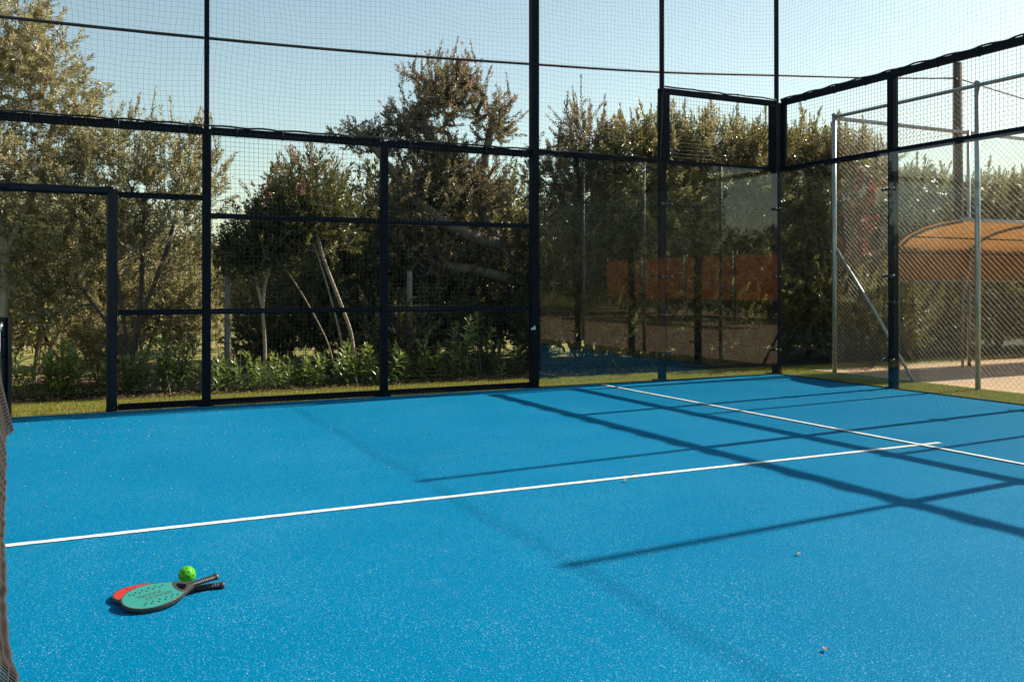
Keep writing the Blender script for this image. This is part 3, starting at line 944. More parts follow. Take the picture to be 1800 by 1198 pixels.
def grow(rng, trunks, lobes, ntips, shell=0.5, seg=0.22):
    """skeleton: trunk polylines, then every tip attaches to the nearest sensible node"""
    nodes, par = [], []
    for tr in trunks:
        tr = smooth_pts(tr, 5)
        for i, p in enumerate(tr):
            nodes.append(np.array(p)); par.append(len(nodes) - 2 if i else -1)
    vol = np.array([l[1][0] * l[1][1] * l[1][2] for l in lobes]) ** .8
    pick = rng.choice(len(lobes), ntips, p=vol / vol.sum())
    C = np.array([l[0] for l in lobes])[pick]; R = np.array([l[1] for l in lobes])[pick]
    d = rng.normal(0, 1, (ntips, 3)); d /= np.linalg.norm(d, axis=1, keepdims=True)
    rr = rng.uniform(0, 1, (ntips, 1)) ** (shell)
    rr *= 1 + .22 * np.array([mnoise.noise(Vector(x * 2.2 + c)) for x, c in zip(d, C)])[:, None]
    tips = C + d * rr * R
    keep = tips[:, 2] > .15
    tips, C = tips[keep], C[keep]
    arr = np.array(nodes)
    dist = np.min(np.linalg.norm(tips[:, None] - arr[None], axis=2), axis=1)
    order = np.argsort(dist)
    cap = len(nodes) + len(tips) * 14
    A = np.zeros((cap, 3)); n = len(nodes); A[:n] = arr
    tipn = []
    for t in order:
        p = tips[t]
        v = p - A[:n]
        dd = np.linalg.norm(v, axis=1)
        cost = dd + np.maximum(0, -v[:, 2]) * .7
        i = int(np.argmin(cost))
        q = A[i]; L = dd[i]
        m = min(12, max(1, int(math.ceil(L / seg))))
        back = (q - A[par[i]]) if par[i] >= 0 else np.array([0, 0, .2])
        bl = np.linalg.norm(back); back = back / bl if bl > 0 else back
        ctrl = q + back * L * .35 + np.array([0, 0, .12 * L])
        prev = i
        for k in range(1, m + 1):
            s = k / m
            x = (1 - s) ** 2 * q + 2 * s * (1 - s) * ctrl + s * s * p
            if k < m: x = x + rng.normal(0, .012, 3)
            A[n] = x; par.append(prev); prev = n; n += 1
        tipn.append(prev)
    A = A[:n]
    par = np.array(par)
    load = np.zeros(n); load[tipn] = 1
    for i in range(n - 1, -1, -1):
        if par[i] >= 0: load[par[i]] += load[i]
    return A, par, load, np.array(tipn), C[order]

def tree(name, label, cat, base, trunks, lobes, ntips, leaf='leaf_hedge', bark='bark_grey', n_per=26, twig=.30, ll=.07, lw=.018,
         seed=1, group=None, trunk_r=.06, upbias=.5, shell=.5, spread=.9, droop=.15, tipleaf=None, tone_bias=0.0, up_shoots=0):
    rng = np.random.default_rng(seed)
    A, par, load, tipn, C = grow(rng, trunks, lobes, ntips, shell)
    t = thing(name, label, cat, base, group)
    mx = load.max()
    r = np.maximum(.0035, trunk_r * (load / mx) ** .58)
    nt = sum(len(smooth_pts(tr, 5)) for tr in trunks)
    ix = np.where(par >= 0)[0]
    tm = ix[ix < nt]; bm_ = ix[ix >= nt]
    k0 = 0
    for tr in trunks:
        k1 = k0 + len(smooth_pts(tr, 5))
        sub = tm[(tm >= k0) & (tm < k1)]
        obj('trunk', seg_mesh('trunk', A[par[sub]], A[sub], r[par[sub]], r[sub], 8), bark, t)
        k0 = k1
    if len(bm_):
        obj('branches', seg_mesh('branches', A[par[bm_]], A[bm_], np.minimum(r[par[bm_]], r[bm_] * 1.6), r[bm_], 5), bark, t)
    P = A[tipn]
    D = (P - A[par[tipn]]); D /= np.maximum(np.linalg.norm(D, axis=1, keepdims=True), 1e-6)
    out = P - C; out /= np.maximum(np.linalg.norm(out, axis=1, keepdims=True), 1e-6)
    D = D * .6 + out * .5 + rng.normal(0, .35, D.shape) + np.array([0, 0, upbias])
    for c_ in t.children:
        if c_.name.startswith('branches'): c_['kind'] = 'stuff'
    cr = obj('crown', leaves_mesh('crown', P, D, rng, n_per, twig, ll, lw, spread, droop, tone_bias), leaf, t)
    cr['kind'] = 'stuff'
    if tipleaf:
        hi = P[:, 2] > np.quantile(P[:, 2], .80)
        k = np.where(hi & (rng.uniform(0, 1, len(P)) < .35))[0]
        Dn = D[k] / np.linalg.norm(D[k], axis=1, keepdims=True)
        so = obj('shoot_tips', leaves_mesh('shoot_tips', P[k] + Dn * twig * .75, D[k], rng, 9, twig * .35, ll * .8, lw, .8, 0), tipleaf, t)
        so['kind'] = 'stuff'
    if up_shoots:
        zz = P[:, 2]
        k = rng.choice(np.where(zz > np.quantile(zz, .86))[0], up_shoots, replace=False)
        Q = P[k]; h = rng.uniform(.2, .5, (up_shoots, 1))
        dirs = np.concatenate([rng.normal(0, .16, (up_shoots, 2)), np.ones((up_shoots, 1))], 1)
        top = Q + dirs * h
        so = obj('leader_shoots', seg_mesh('leader_shoots', Q, top, .005, .002, 4), bark, t)
        so['kind'] = 'stuff'
        S = np.concatenate([Q + dirs * h * f for f in (.35, .75)])
        so = obj('leader_leaves', leaves_mesh('leader_leaves', S, np.concatenate([dirs] * 2), rng, 16, .24, ll * .9, lw, .6, 0, tone_bias + .1), leaf, t)
        so['kind'] = 'stuff'
    return t

# olive tree filling the sky above the doorway
tree('olive_tree', 'tall silvery olive tree towering above the padded doorway', 'tree', (-.1, 7.3, 0),
     [[(-.08, 7.3, -.05), (-.06, 7.3, .8), (-.05, 7.32, 1.7), (-.25, 7.35, 2.6), (-.5, 7.4, 3.4)], [(-.05, 7.32, 1.7), (.3, 7.4, 2.6), (.5, 7.5, 3.5)]],
     [((-.75, 7.4, 4.3), (1.25, 1.1, 1.15)), ((.25, 7.45, 4.0), (.62, .7, .72)), ((.75, 7.45, 3.2), (.55, .6, .75)), ((-.3, 7.35, 2.7), (1.2, .9, .8)), ((.0, 7.6, 1.7), (.9, .6, .6))],
     1700, 'leaf_olive', 'bark_pale', 36, .34, .085, .020, seed=11, trunk_r=.06, tone_bias=.12, upbias=.35)
tree('olive_shrub', 'many-stemmed grey-green shrub fanning out behind the narrow mesh panel', 'shrub', (1.3, 7.0, 0),
     [[(1.32, 7.0, -.05), (1.30, 7.0, .5), (1.2, 7.02, 1.3), (1.05, 7.05, 2.1)], [(1.36, 7.02, -.05), (1.4, 7.0, .7), (1.75, 7.05, 1.7), (1.95, 7.1, 2.6)],
      [(1.28, 7.0, -.05), (1.2, 7.0, .6), (.75, 7.05, 1.3)], [(1.38, 7.0, -.03), (1.6, 7.0, .8), (2.1, 7.05, 1.35)], [(1.33, 7.04, -.03), (1.45, 7.05, 1.0), (1.5, 7.1, 2.4)]],
     [((1.5, 7.1, 2.75), (.75, .7, .75)), ((2.15, 7.15, 2.7), (.42, .5, .7)), ((.7, 7.1, 2.1), (.75, .7, .85)), ((1.5, 7.15, 1.95), (.95, .7, .6)), ((.4, 7.2, 1.2), (.5, .5, .5))],
     850, 'leaf_olive', 'bark_dark', 30, .32, .082, .019, seed=12, trunk_r=.028, upbias=.8, up_shoots=26)
tree('olive_tree', 'pale olive tree beyond the doorway with bare slanting twigs', 'tree', (.2, 8.8, 0),
     [[(.2, 8.8, -.05), (.3, 8.8, 1.0), (.2, 8.8, 2.0)], [(.22, 8.8, 0), (.7, 8.8, 1.2), (.6, 8.8, 2.2)]],
     [((-.2, 8.8, 1.7), (1.0, .7, .9)), ((.8, 8.8, 1.9), (.8, .7, .8)), ((-.9, 8.9, 2.2), (1.1, .8, 1.1))],
     900, 'leaf_olive', 'bark_pale', 32, .34, .085, .020, seed=13, trunk_r=.04, tone_bias=.15)
# saplings with pale bare stems
tree('sapling', 'sapling with one pale bare stem rising from the flower bed', 'tree', (2.9, 6.65, 0),
     [[(2.9, 6.65, -.03), (2.92, 6.65, .45), (2.89, 6.65, 1.0), (2.93, 6.66, 1.35), (3.05, 6.68, 1.75)], [(2.89, 6.65, 1.0), (2.78, 6.66, 1.5), (2.72, 6.68, 1.95)]],
     [((2.85, 6.7, 1.9), (.40, .4, .48)), ((3.15, 6.72, 2.15), (.42, .4, .5)), ((2.6, 6.72, 1.7), (.28, .3, .36))],
     360, 'leaf_dark', 'bark_pale', 26, .3, .09, .024, seed=14, trunk_r=.022, tipleaf='leaf_tip', up_shoots=10)
tree('sapling', 'sapling on three pale leaning stems beside the dividing post', 'tree', (4.0, 6.6, 0),
     [[(4.12, 6.6, -.03), (4.05, 6.6, .6), (3.92, 6.6, 1.0), (3.64, 6.62, 1.75), (3.55, 6.65, 2.3)], [(3.99, 6.62, -.03), (3.9, 6.62, .6), (3.75, 6.62, 1.2), (3.55, 6.64, 1.85)],
      [(3.85, 6.64, -.03), (3.75, 6.64, .5), (3.45, 6.66, 1.1), (3.2, 6.68, 1.5)]],
     [((3.55, 6.7, 2.4), (.5, .45, .62)), ((3.2, 6.75, 2.0), (.5, .45, .6)), ((3.85, 6.8, 2.1), (.42, .4, .5))],
     420, 'leaf_dark', 'bark_pale', 26, .3, .085, .022, seed=15, trunk_r=.024, tipleaf='leaf_tip', up_shoots=8)
tree('round_tree', 'round-topped dark tree standing far off behind the saplings', 'tree', (5.1, 14.2, 0),
     [[(5.1, 14.2, -.05), (5.1, 14.2, 1.5), (5.1, 14.2, 2.6)]], [((5.1, 14.2, 3.35), (.85, .85, .85)), ((5.1, 14.2, 2.4), (1.0, .9, .9))],
     420, 'leaf_dark', 'bark_dark', 34, .25, .07, .025, seed=16, trunk_r=.09, shell=.3, tone_bias=.15)
# big tree with the leaning trunk
tree('leaning_tree', 'large open tree with a leaning grey trunk and pinkish shoot tips', 'tree', (7.7, 8.0, 0),
     [[(7.72, 8, -.05), (7.5, 8, .8), (7.32, 8, 1.32), (6.9, 8, 1.97), (6.5, 8, 2.6), (6.17, 8, 3.12), (6.0, 8, 3.7)],
      [(6.9, 8, 1.97), (6.3, 7.9, 2.1), (5.6, 7.9, 2.45), (5.0, 7.9, 3.1), (4.45, 7.9, 3.65)], [(6.5, 8, 2.6), (6.6, 8.0, 3.2), (6.75, 8.0, 3.9)],
      [(7.32, 8, 1.32), (6.6, 7.85, 1.5), (5.7, 7.8, 1.62)], [(6.17, 8, 3.12), (5.7, 8, 3.6), (5.45, 8, 4.1)]],
     [((5.85, 8, 4.25), (.74, .65, .58)), ((6.25, 8, 4.55), (.35, .4, .42)), ((4.6, 7.95, 3.55), (.58, .4, .26)), ((5.3, 8, 3.7), (.5, .5, .5)), ((6.78, 8, 3.95), (.44, .45, .52)),
      ((5.6, 8, 2.75), (1.05, .8, .62)), ((6.6, 8.1, 2.9), (.6, .6, .5)), ((5.6, 8, 1.7), (1.2, .7, .5)), ((7.0, 8.1, 2.1), (.6, .6, .5)), ((5.9, 8.1, 3.3), (.6, .6, .5))],
     1900, 'leaf_brown', 'bark_grey', 30, .28, .076, .021, seed=17, trunk_r=.11, shell=.6, tipleaf='leaf_tip', up_shoots=24, upbias=.6)
tree('red_tipped_tree', 'feathery tree with reddish shoots behind the first glass pane', 'tree', (8.2, 7.4, 0),
     [[(8.2, 7.4, -.05), (8.15, 7.4, 1.2), (8.05, 7.4, 2.6), (7.95, 7.4, 3.6)], [(8.15, 7.4, 1.2), (8.5, 7.4, 2.4), (8.55, 7.4, 3.4)], [(8.05, 7.4, 2.0), (7.6, 7.4, 2.9), (7.45, 7.4, 3.5)]],
     [((7.95, 7.4, 3.4), (.45, .5, .8)), ((8.5, 7.4, 3.3), (.45, .5, .75)), ((7.4, 7.4, 3.1), (.42, .5, .6)), ((8.0, 7.4, 2.3), (.95, .7, .8))],
     1000, 'leaf_brown', 'bark_grey', 30, .28, .074, .02, seed=18, trunk_r=.07, tipleaf='leaf_tip', up_shoots=24, upbias=.9)

# hedge trees towards and beyond the corner: three kinds of crown, shared and turned
def hedge_proto(seed, h, leaf, tb):
    return tree('hedge_tree', 'x', 'tree', (0, 0, 0), [[(0, 0, -.05), (.05, 0, 1.1), (0, .05, 2.3), (.05, 0, h - .8)], [(.04, 0, .6), (-.3, .1, 1.7), (-.45, .1, 2.7)], [(.03, 0, .9), (.4, -.05, 2.0), (.5, 0, 3.0)]],
                [((0, 0, h - .62), (.75, .6, .5)), ((-.62, 0, h - .85), (.5, .55, .55)), ((.64, 0, h - .8), (.5, .55, .55)), ((0, 0, h - 1.6), (1.0, .75, .8)), ((0, 0, h - 2.4), (.95, .75, .7)),
                 ((0, -.05, 1.35), (.95, .7, .8)), ((0, -.1, .7), (.9, .65, .5))],
                1000, leaf, 'bark_dark', 34, .34, .11, .023, seed=seed, trunk_r=.05, upbias=.45, up_shoots=40, tone_bias=tb, droop=.55, spread=1.05)
protos = [hedge_proto(31, 4.3, 'leaf_hedge', .05), hedge_proto(32, 4.3, 'leaf_olive', -.05), hedge_proto(33, 4.3, 'leaf_hedge', -.05)]
def copy_tree(root, loc, rz, sc, label, group=None):
    r = root.copy(); COL.objects.link(r)
    r.location = loc; r.rotation_euler = (0, 0, rz); r.scale = sc
    r['label'] = label
    if group: r['group'] = group
    for ch in root.children:
        c = ch.copy(); COL.objects.link(c); c.parent = r
    return r
hl = 'dense evergreen hedge tree in the row '
spots = [(9.15, 7.0, 4.25, 'behind the joint of the two side glass panes'), (10.25, 7.1, 4.35, 'right behind the pane under the stepped mesh'), (11.35, 7.0, 4.35, 'behind the glass corner'),
         (12.55, 7.0, 4.4, 'behind the chain-link corner post'), (13.7, 7.0, 4.25, 'behind the short back wall post with clamps'), (14.95, 6.9, 3.75, 'below the wooden utility pole'),
         (16.2, 7.0, 3.6, 'rising over the left end of the tan shelter'), (17.6, 7.0, 3.75, 'rising over the middle of the tan shelter'), (19.2, 7.0, 3.85, 'beyond the right end of the tan shelter'), (21.0, 7.2, 3.8, 'farthest along the chain-link fence')]
for i, (x, y, h, w) in enumerate(spots):
    rz = (0, PI, .3, 2.8, PI, .2, 3.4, 0, 2.9, .1)[i]
    copy_tree(protos[i % 3], (x, y, 0), rz, (1.05, 1.0, h / 4.35), hl + w, 'hedge trees along the fence')
# lower clipped growth that closes the foot of the hedge
for i, (x, y, h, w) in enumerate(((9.9, 8.6, 3.5, 'in the second row behind the side glass'), (11.0, 8.7, 3.6, 'in the second row behind the corner'), (12.3, 8.5, 3.7, 'in the second row behind the brace'),
                                  (13.6, 8.6, 3.3, 'in the second row behind the left end of the shelter'), (15.2, 8.5, 3.1, 'in the second row behind the utility pole'), (17.0, 8.6, 3.0, 'in the second row behind the shelter'), (18.8, 8.6, 3.1, 'in the second row past the shelter'))):
    copy_tree(protos[(i + 1) % 3], (x, y, 0), i * 1.3, (1.15, 1.0, h / 4.35), 'dark evergreen tree ' + w, 'second row of hedge trees')
for p in protos:
    for c in list(p.children): bpy.data.objects.remove(c)
    bpy.data.objects.remove(p)

# low dense shrubs that close the foot of the hedge and the back of the bed
def bush(seed, leaf, tb=0):
    return tree('bush', 'x', 'shrub', (0, 0, 0), [[(0, 0, -.04), (.05, 0, .5), (0, 0, 1.0)], [(0, 0, 0), (-.3, 0, .5), (-.5, 0, .9)], [(.02, 0, 0), (.3, .05, .5), (.55, 0, .9)]],
                [((0, 0, .95), (.75, .55, .6)), ((-.5, 0, .7), (.5, .5, .5)), ((.5, 0, .7), (.5, .5, .5)), ((0, 0, .4), (.9, .6, .35))],
                330, leaf, 'bark_dark', 34, .28, .075, .022, seed=seed, trunk_r=.02, shell=.4, tone_bias=tb)
bp = [bush(41, 'leaf_dark'), bush(42, 'leaf_hedge', -.1), bush(43, 'leaf_dark', .1), bush(44, 'leaf_olive', .05)]
bl = [(-.9, 8.0, 1.3, 'left of the doorway'), (1.0, 7.9, .75, 'under the pale olive beyond the doorway'), (3.2, 8.4, .85, 'behind the bare sapling stem'), (4.3, 8.0, 1.5, 'behind the leaning sapling stems'), (5.2, 9.0, 1.9, 'behind the dividing post'), (4.6, 9.2, 2.0, 'shading the saplings'), (6.0, 8.9, 2.0, 'under the left arm of the leaning tree'), (7.0, 8.7, 2.0, 'beside the leaning grey trunk'),
      (7.2, 7.4, .9, 'at the foot of the leaning trunk'), (8.3, 7.9, 1.5, 'behind the first glass pane'), (9.4, 7.7, 1.4, 'behind the glass joint'), (10.5, 7.6, 1.5, 'low behind the corner pane'), (11.7, 6.7, 1.4, 'low behind the glass corner'), (12.9, 6.6, 1.4, 'low beside the brace'), (14.1, 6.5, 1.4, 'behind the shelter legs'), (15.5, 6.5, 1.4, 'behind the middle of the shelter'), (16.9, 6.5, 1.4, 'behind the far end of the shelter'), (18.4, 6.5, 1.4, 'past the shelter end'),
      (5.7, 7.35, .95, 'at the back of the bed below the leaning tree'), (4.7, 7.3, .8, 'beside the weathered stake'), (8.0, 10.4, 2.3, 'in the deep shade behind the feathery tree'), (9.5, 10.2, 2.3, 'in the deep shade behind the hedge'), (3.9, 10.6, 1.75, 'at the meadow edge behind the saplings'), (6.5, 10.6, 2.4, 'in the deep shade behind the leaning tree'), (5.2, 11.0, 2.3, 'farthest back behind the dividing post'),
      (-2.2, 9.6, 2.2, 'in the meadow left of the olive'), (-.8, 10.6, 2.0, 'in the meadow behind the olive trunk'), (.5, 11.2, 1.9, 'in the meadow behind the doorway'), (1.7, 10.8, 1.5, 'in the meadow behind the narrow mesh panel'), (2.7, 12.6, 1.3, 'out in the meadow behind the fanning shrub'),
      (9.2, 6.75, 1.0, 'at the foot of the hedge by the glass joint'), (10.1, 6.7, 1.05, 'at the foot of the hedge by the corner pane'), (8.2, 6.9, 1.0, 'at the foot of the feathery tree'), (11.0, 6.5, 1.1, 'at the foot of the hedge by the corner'), (12.2, 6.1, 1.2, 'at the foot of the hedge behind the brace'), (13.3, 5.9, 1.1, 'at the foot of the hedge behind the shelter end')]
for i, (x, y, s, w) in enumerate(bl):
    copy_tree(bp[3 if 'olive' in w or 'meadow' in w else i % 3], (x, y, 0), i * 2.1, (max(.9, s * .8), max(.8, s * .75), s), 'dense dark green bush ' + w, 'bushes under the trees')
for p in bp:
    for c in list(p.children): bpy.data.objects.remove(c)
    bpy.data.objects.remove(p)

tree('copper_shrub', 'thin copper-red leaved shrub growing through the hedge by the fence brace', 'shrub', (12.75, 6.0, 0),
     [[(12.7, 6.0, -.04), (12.75, 6.0, 1.2), (12.8, 6.0, 2.4), (12.95, 6.0, 3.1)]], [((12.85, 5.95, 2.95), (.2, .2, .35)), ((12.7, 5.95, 2.4), (.25, .2, .35)), ((12.6, 5.95, 1.9), (.25, .2, .3))],
     46, 'leaf_red', 'bark_dark', 20, .28, .085, .03, seed=51, trunk_r=.015)

# far tree line beyond the meadow and on the clay court's other side
def far_trees(name, label, pts, seed, leaf='leaf_dark', ls=.32):
    rng = np.random.default_rng(seed)
    P = []
    for (x, y, w, h) in pts:
        n = int(900 * w * h / 25) + 300
        d = rng.normal(0, 1, (n, 3)); d /= np.linalg.norm(d, axis=1, keepdims=True)
        q = d * rng.uniform(.3, 1, (n, 1)) ** .4 * np.array([w / 2, w / 2.4, h * .46]) * (1 + .15 * np.sin(d[:, :1] * 7 + x))
        P.append(q + np.array([x, y, h * .5]))
    P = np.concatenate(P)
    D = rng.normal(0, 1, P.shape) + np.array([0, 0, .5])
    o = obj(name, leaves_mesh(name, P, D, rng, 9, .6, ls, ls * .45, 1.0, .1), leaf)
    return tag(o, label, 'woodland', kind='stuff')
rr_ = random.Random(3)
far_trees('far_woodland', 'hazy dark line of woodland far beyond the meadow', [(x + rr_.uniform(-1, 1), 46 + rr_.uniform(-4, 4), rr_.uniform(5, 8), rr_.uniform(2.6, 4.4)) for x in np.arange(-26, 70, 4.5)], 61)
far_trees('far_woodland', 'tall dark trees on the far side of the clay court', [(24 + .18 * k + rr_.uniform(-1, 1), -6 - k + rr_.uniform(-1, 1), rr_.uniform(4.5, 6), rr_.uniform(9.5, 12.5)) for k in (14, 17.5, 21, 25, 29, 33, 37)], 62, ls=.26)
far_trees('far_woodland', 'low dark trees beside the gap on the far side of the clay court', [(26 + rr_.uniform(-1, 1), y, rr_.uniform(3.5, 5), rr_.uniform(3.2, 3.9)) for y in (-15.5, -12.5, -9, -5.5, -2, 2)], 63, ls=.26)

# orange windscreens hung on their own frames across the clay court (seen mirrored in the glass)
for i, (y0, y1, w) in enumerate(((-8.6, -6.0, 'first from the shelter'), (-11.3, -8.7, 'second from the shelter'), (-14.0, -11.4, 'third from the shelter'), (-16.7, -14.1, 'fourth from the shelter'))):
    t = thing('windscreen', 'orange cloth windscreen on a tube frame across the clay court, ' + w, 'windscreen', (20.5, (y0 + y1) / 2, 0), 'orange windscreens across the clay court')
    for y in (y0 + .05, y1 - .05):
        obj('post', lathe('post', [(-.2, .03), (2.45, .03)], (20.55, y, 0), (0, 0, 1), 10), 'galv', t)
    V = []
    for k in range(21):
        y = y0 + .08 + (y1 - y0 - .16) * k / 20
        for j in range(9):
            V.append((20.5 + .02 * math.sin(k * .9 + j * .7), y, .82 + 1.5 * j / 8))
    me = bpy.data.meshes.new('cloth')
    me.from_pydata(V, [], [(k * 9 + j, (k + 1) * 9 + j, (k + 1) * 9 + j + 1, k * 9 + j + 1) for k in range(20) for j in range(8)])
    obj('cloth', me, 'orange_cloth', t)

# ------------------------------------------------------------------ oleanders in the bed
def shoot_mesh(seed, n, L, ll, lw, whorl=3):
    """upright stem with whorls of long bent leaves"""
    rng = np.random.default_rng(seed)
    V, F, tone = [], [], []
    for k in range(n):
        z = L * (.25 + .75 * k / (n - 1))
        young = k / (n - 1)
        for w in range(whorl):
            az = k * 1.05 + w * 2 * PI / whorl + rng.normal(0, .18)
            el = .15 + 1.05 * young ** 1.6 + rng.normal(0, .15)
            l = ll * (1 - .35 * young ** 3) * rng.uniform(.8, 1.15)
            hd = np.array([math.cos(az), math.sin(az), 0]); sd = np.array([-math.sin(az), math.cos(az), 0])
            pts = []
            p = np.array([0, 0, z]); e = el
            for s in range(4):
                wd = lw * (.25, 1.0, .85, 0.03)[s] * .5
                nu = -hd * math.sin(e) + np.array([0, 0, 1]) * math.cos(e)
                pts.append((p - sd * wd + nu * wd * .35, p, p + sd * wd + nu * wd * .35))
                p = p + (hd * math.cos(e) + np.array([0, 0, 1]) * math.sin(e)) * l / 3
                e -= .22 + (1 - young) * .15
            b = len(V)
            for a_, m_, c_ in pts: V += [a_, m_, c_]
            tn = min(1, max(0, .35 + .4 * young + rng.normal(0, .15)))
            for s in range(3):
                o = b + s * 3
                F += [(o, o + 1, o + 4, o + 3), (o + 1, o + 2, o + 5, o + 4)]
                tone += [tn, tn]
    return np_mesh('shoot', np.array(V), np.array(F), 4, True, tone)
shoots = [shoot_mesh(70 + k, 8, .42, .15, .028) for k in range(3)]
stem_m = seg_mesh('stem', [(0, 0, -.35)], [(0, 0, .42)], .008, .004, 6)
for m in shoots: m.materials.append(M['leaf_oleander'])
stem_m.materials.append(M['green_stem'])
# plants: x, y, height, number of shoots, where
ol = [(.30, 6.62, .62, 13, 'beside the net post box'), (.72, 6.55, .66, 12, 'in the doorway'), (1.25, 6.6, .55, 13, 'behind the foot of the padded jamb'), (1.68, 6.5, .72, 17, 'behind the narrow mesh panel'),
      (2.05, 6.6, .80, 10, 'behind the post by the narrow panel'), (2.55, 6.5, .45, 12, 'beside the cut stakes'), (3.0, 6.42, .50, 13, 'below the bare sapling stem'), (3.5, 6.5, .5, 12, 'midway below the saplings'), (4.0, 6.38, .62, 15, 'at the foot of the leaning stems'), (4.42, 6.5, .6, 11, 'behind the dividing post'),
      (4.85, 6.42, .5, 13, 'beside the weathered stake'), (5.35, 6.45, .55, 13, 'below the leaning tree'), (5.75, 6.6, .95, 9, 'tallest, below the leaning tree'), (6.25, 6.7, .5, 10, 'behind the thick post')]
for i, (x, y, h, n, w) in enumerate(ol):
    rng = random.Random(100 + i)
    t = thing('oleander', 'leafy oleander with whorls of long leaves ' + w, 'plant', (x, y, 0), 'oleanders in the flower bed')
    for k in range(n):
        a = rng.uniform(0, 2 * PI); r = .30 * math.sqrt(rng.uniform(0, 1))
        s = rng.uniform(.8, 1.3)
        hh = h * rng.uniform(.35, 1.0) * (1 - .5 * r)
        o = bpy.data.objects.new('shoot', shoots[rng.randrange(3)])
        COL.objects.link(o); o.parent = t
        o.location = (math.cos(a) * r, math.sin(a) * r * .8, hh - .40 * s)
        o.scale = (s, s, s)
        o.rotation_euler = (math.sin(a) * -r * 1.3 + rng.gauss(0, .12), math.cos(a) * r * 1.3 + rng.gauss(0, .12), rng.uniform(0, 6.28))
        st = bpy.data.objects.new('stem', stem_m); COL.objects.link(st); st.parent = o
# lime weed
tree('lime_weed', 'small bright lime-green weed at the edge of the bed', 'plant', (.55, 6.32, 0), [[(.55, 6.32, -.02), (.55, 6.32, .08)]], [((.55, 6.32, .1), (.16, .1, .08))], 40, 'leaf_lime', 'green_stem', 7, .05, .035, .03, seed=81, trunk_r=.005)

# old stakes standing in the bed
for (x, y, h, w, lab) in ((2.50, 7.0, 1.98, .045, 'tall weathered grey stake behind the wide mesh panel'), (5.0, 7.0, 1.5, .045, 'weathered grey stake below the leaning tree')):
    t = obj('wooden_stake', lathe('wooden_stake', [(-.2, w), (h * .5, w * .95), (h, w * .9), (h + .01, w * .6)], (x, y, 0), (.01, .02, 1), 10), 'old_wood')
    tag(t, lab, 'stake')
for (x, y, dx, h, lab) in ((2.32, 6.5, .07, .55, 'tallest pale cut stick slanting up beside the post in the bed'), (2.55, 6.7, .02, .42, 'short upright pale cut stick in the bed'), (2.62, 6.62, -.05, .5, 'pale cut stick leaning the other way in the bed')):
    t = obj('cut_stick', polyline_tube('cut_stick', [(x + dx, y, -.04), (x + dx * .4, y, h * .5), (x, y + .02, h)], np.array([.012, .011, .008]), 7), 'bark_pale')
    tag(t, lab, 'stick', 'cut sticks in the flower bed')

# leaf litter on the soil
rng = np.random.default_rng(91)
n = 5200
P = np.stack([rng.uniform(-1, 9, n), 6.12 + rng.exponential(.6, n), rng.uniform(.0, .03, n)], 1)
o = obj('leaf_litter', leaves_mesh('leaf_litter', P, np.concatenate([rng.normal(0, 1, (n, 2)), rng.normal(0, .12, (n, 1))], 1), rng, 1, .02, .055, .028, .3, .0), 'litter')
tag(o, 'dry brown leaf litter covering the flower bed', 'leaf litter', kind='stuff')

# ------------------------------------------------------------------ paddles and ball
def outline(L=.44, hl=.27, hw=.11, n=44, inset=0.0, x_end=.318, neck=.015):
    """half-outline of head and throat, tip at x=0"""
    pts = []
    for i in range(n + 1):
        x = inset + (x_end - inset) * (1 - math.cos(PI * i / n)) / 2
        if x < .125:
            c = (.125 - x) / (.125 - inset)
            w = (hw - inset) * math.sqrt(max(0, 1 - c ** 2.15))
        else:
            s = (x - .125) / (x_end - .125)
            w = (hw - inset) * ((1 - s ** 1.75) ** 1.12) + (neck - inset * .3) * s ** 1.2
        pts.append((x, max(0, w)))
    return pts

def curve_solid(name, loops, ext, bev, z):
    cu = bpy.data.curves.new(name, 'CURVE')
    cu.dimensions = '2D'; cu.fill_mode = 'BOTH'
    cu.extrude = ext; cu.bevel_depth = bev; cu.bevel_resolution = 2
    for lp in loops:
        sp = cu.splines.new('POLY')
        sp.points.add(len(lp) - 1)
        for p, (x, y) in zip(sp.points, lp): p.co = (x, y, 0, 1)
        sp.use_cyclic_u = True
    ob = bpy.data.objects.new(name, cu); COL.objects.link(ob)
    dg = bpy.context.evaluated_depsgraph_get()
    me = bpy.data.meshes.new_from_object(ob.evaluated_get(dg))
    bpy.data.objects.remove(ob)
    me.materials.clear()
    me.transform(Matrix.Translation((0, 0, z)))
    me.name = name
    return me

def text_mesh(body, size, z):
    cu = bpy.data.curves.new('lettering', 'FONT')
    cu.body = body; cu.size = size; cu.align_x = 'CENTER'; cu.align_y = 'CENTER'; cu.extrude = .0003
    cu.offset = .0003
    ob = bpy.data.objects.new('lettering', cu); COL.objects.link(ob)
    dg = bpy.context.evaluated_depsgraph_get()
    me = bpy.data.meshes.new_from_object(ob.evaluated_get(dg))
    bpy.data.objects.remove(ob)
    me.materials.clear()
    return me

def circle(cx, cy, r, n=14):
    return [(cx + r * math.cos(2 * PI * k / n), cy + r * math.sin(2 * PI * k / n)) for k in range(n)]

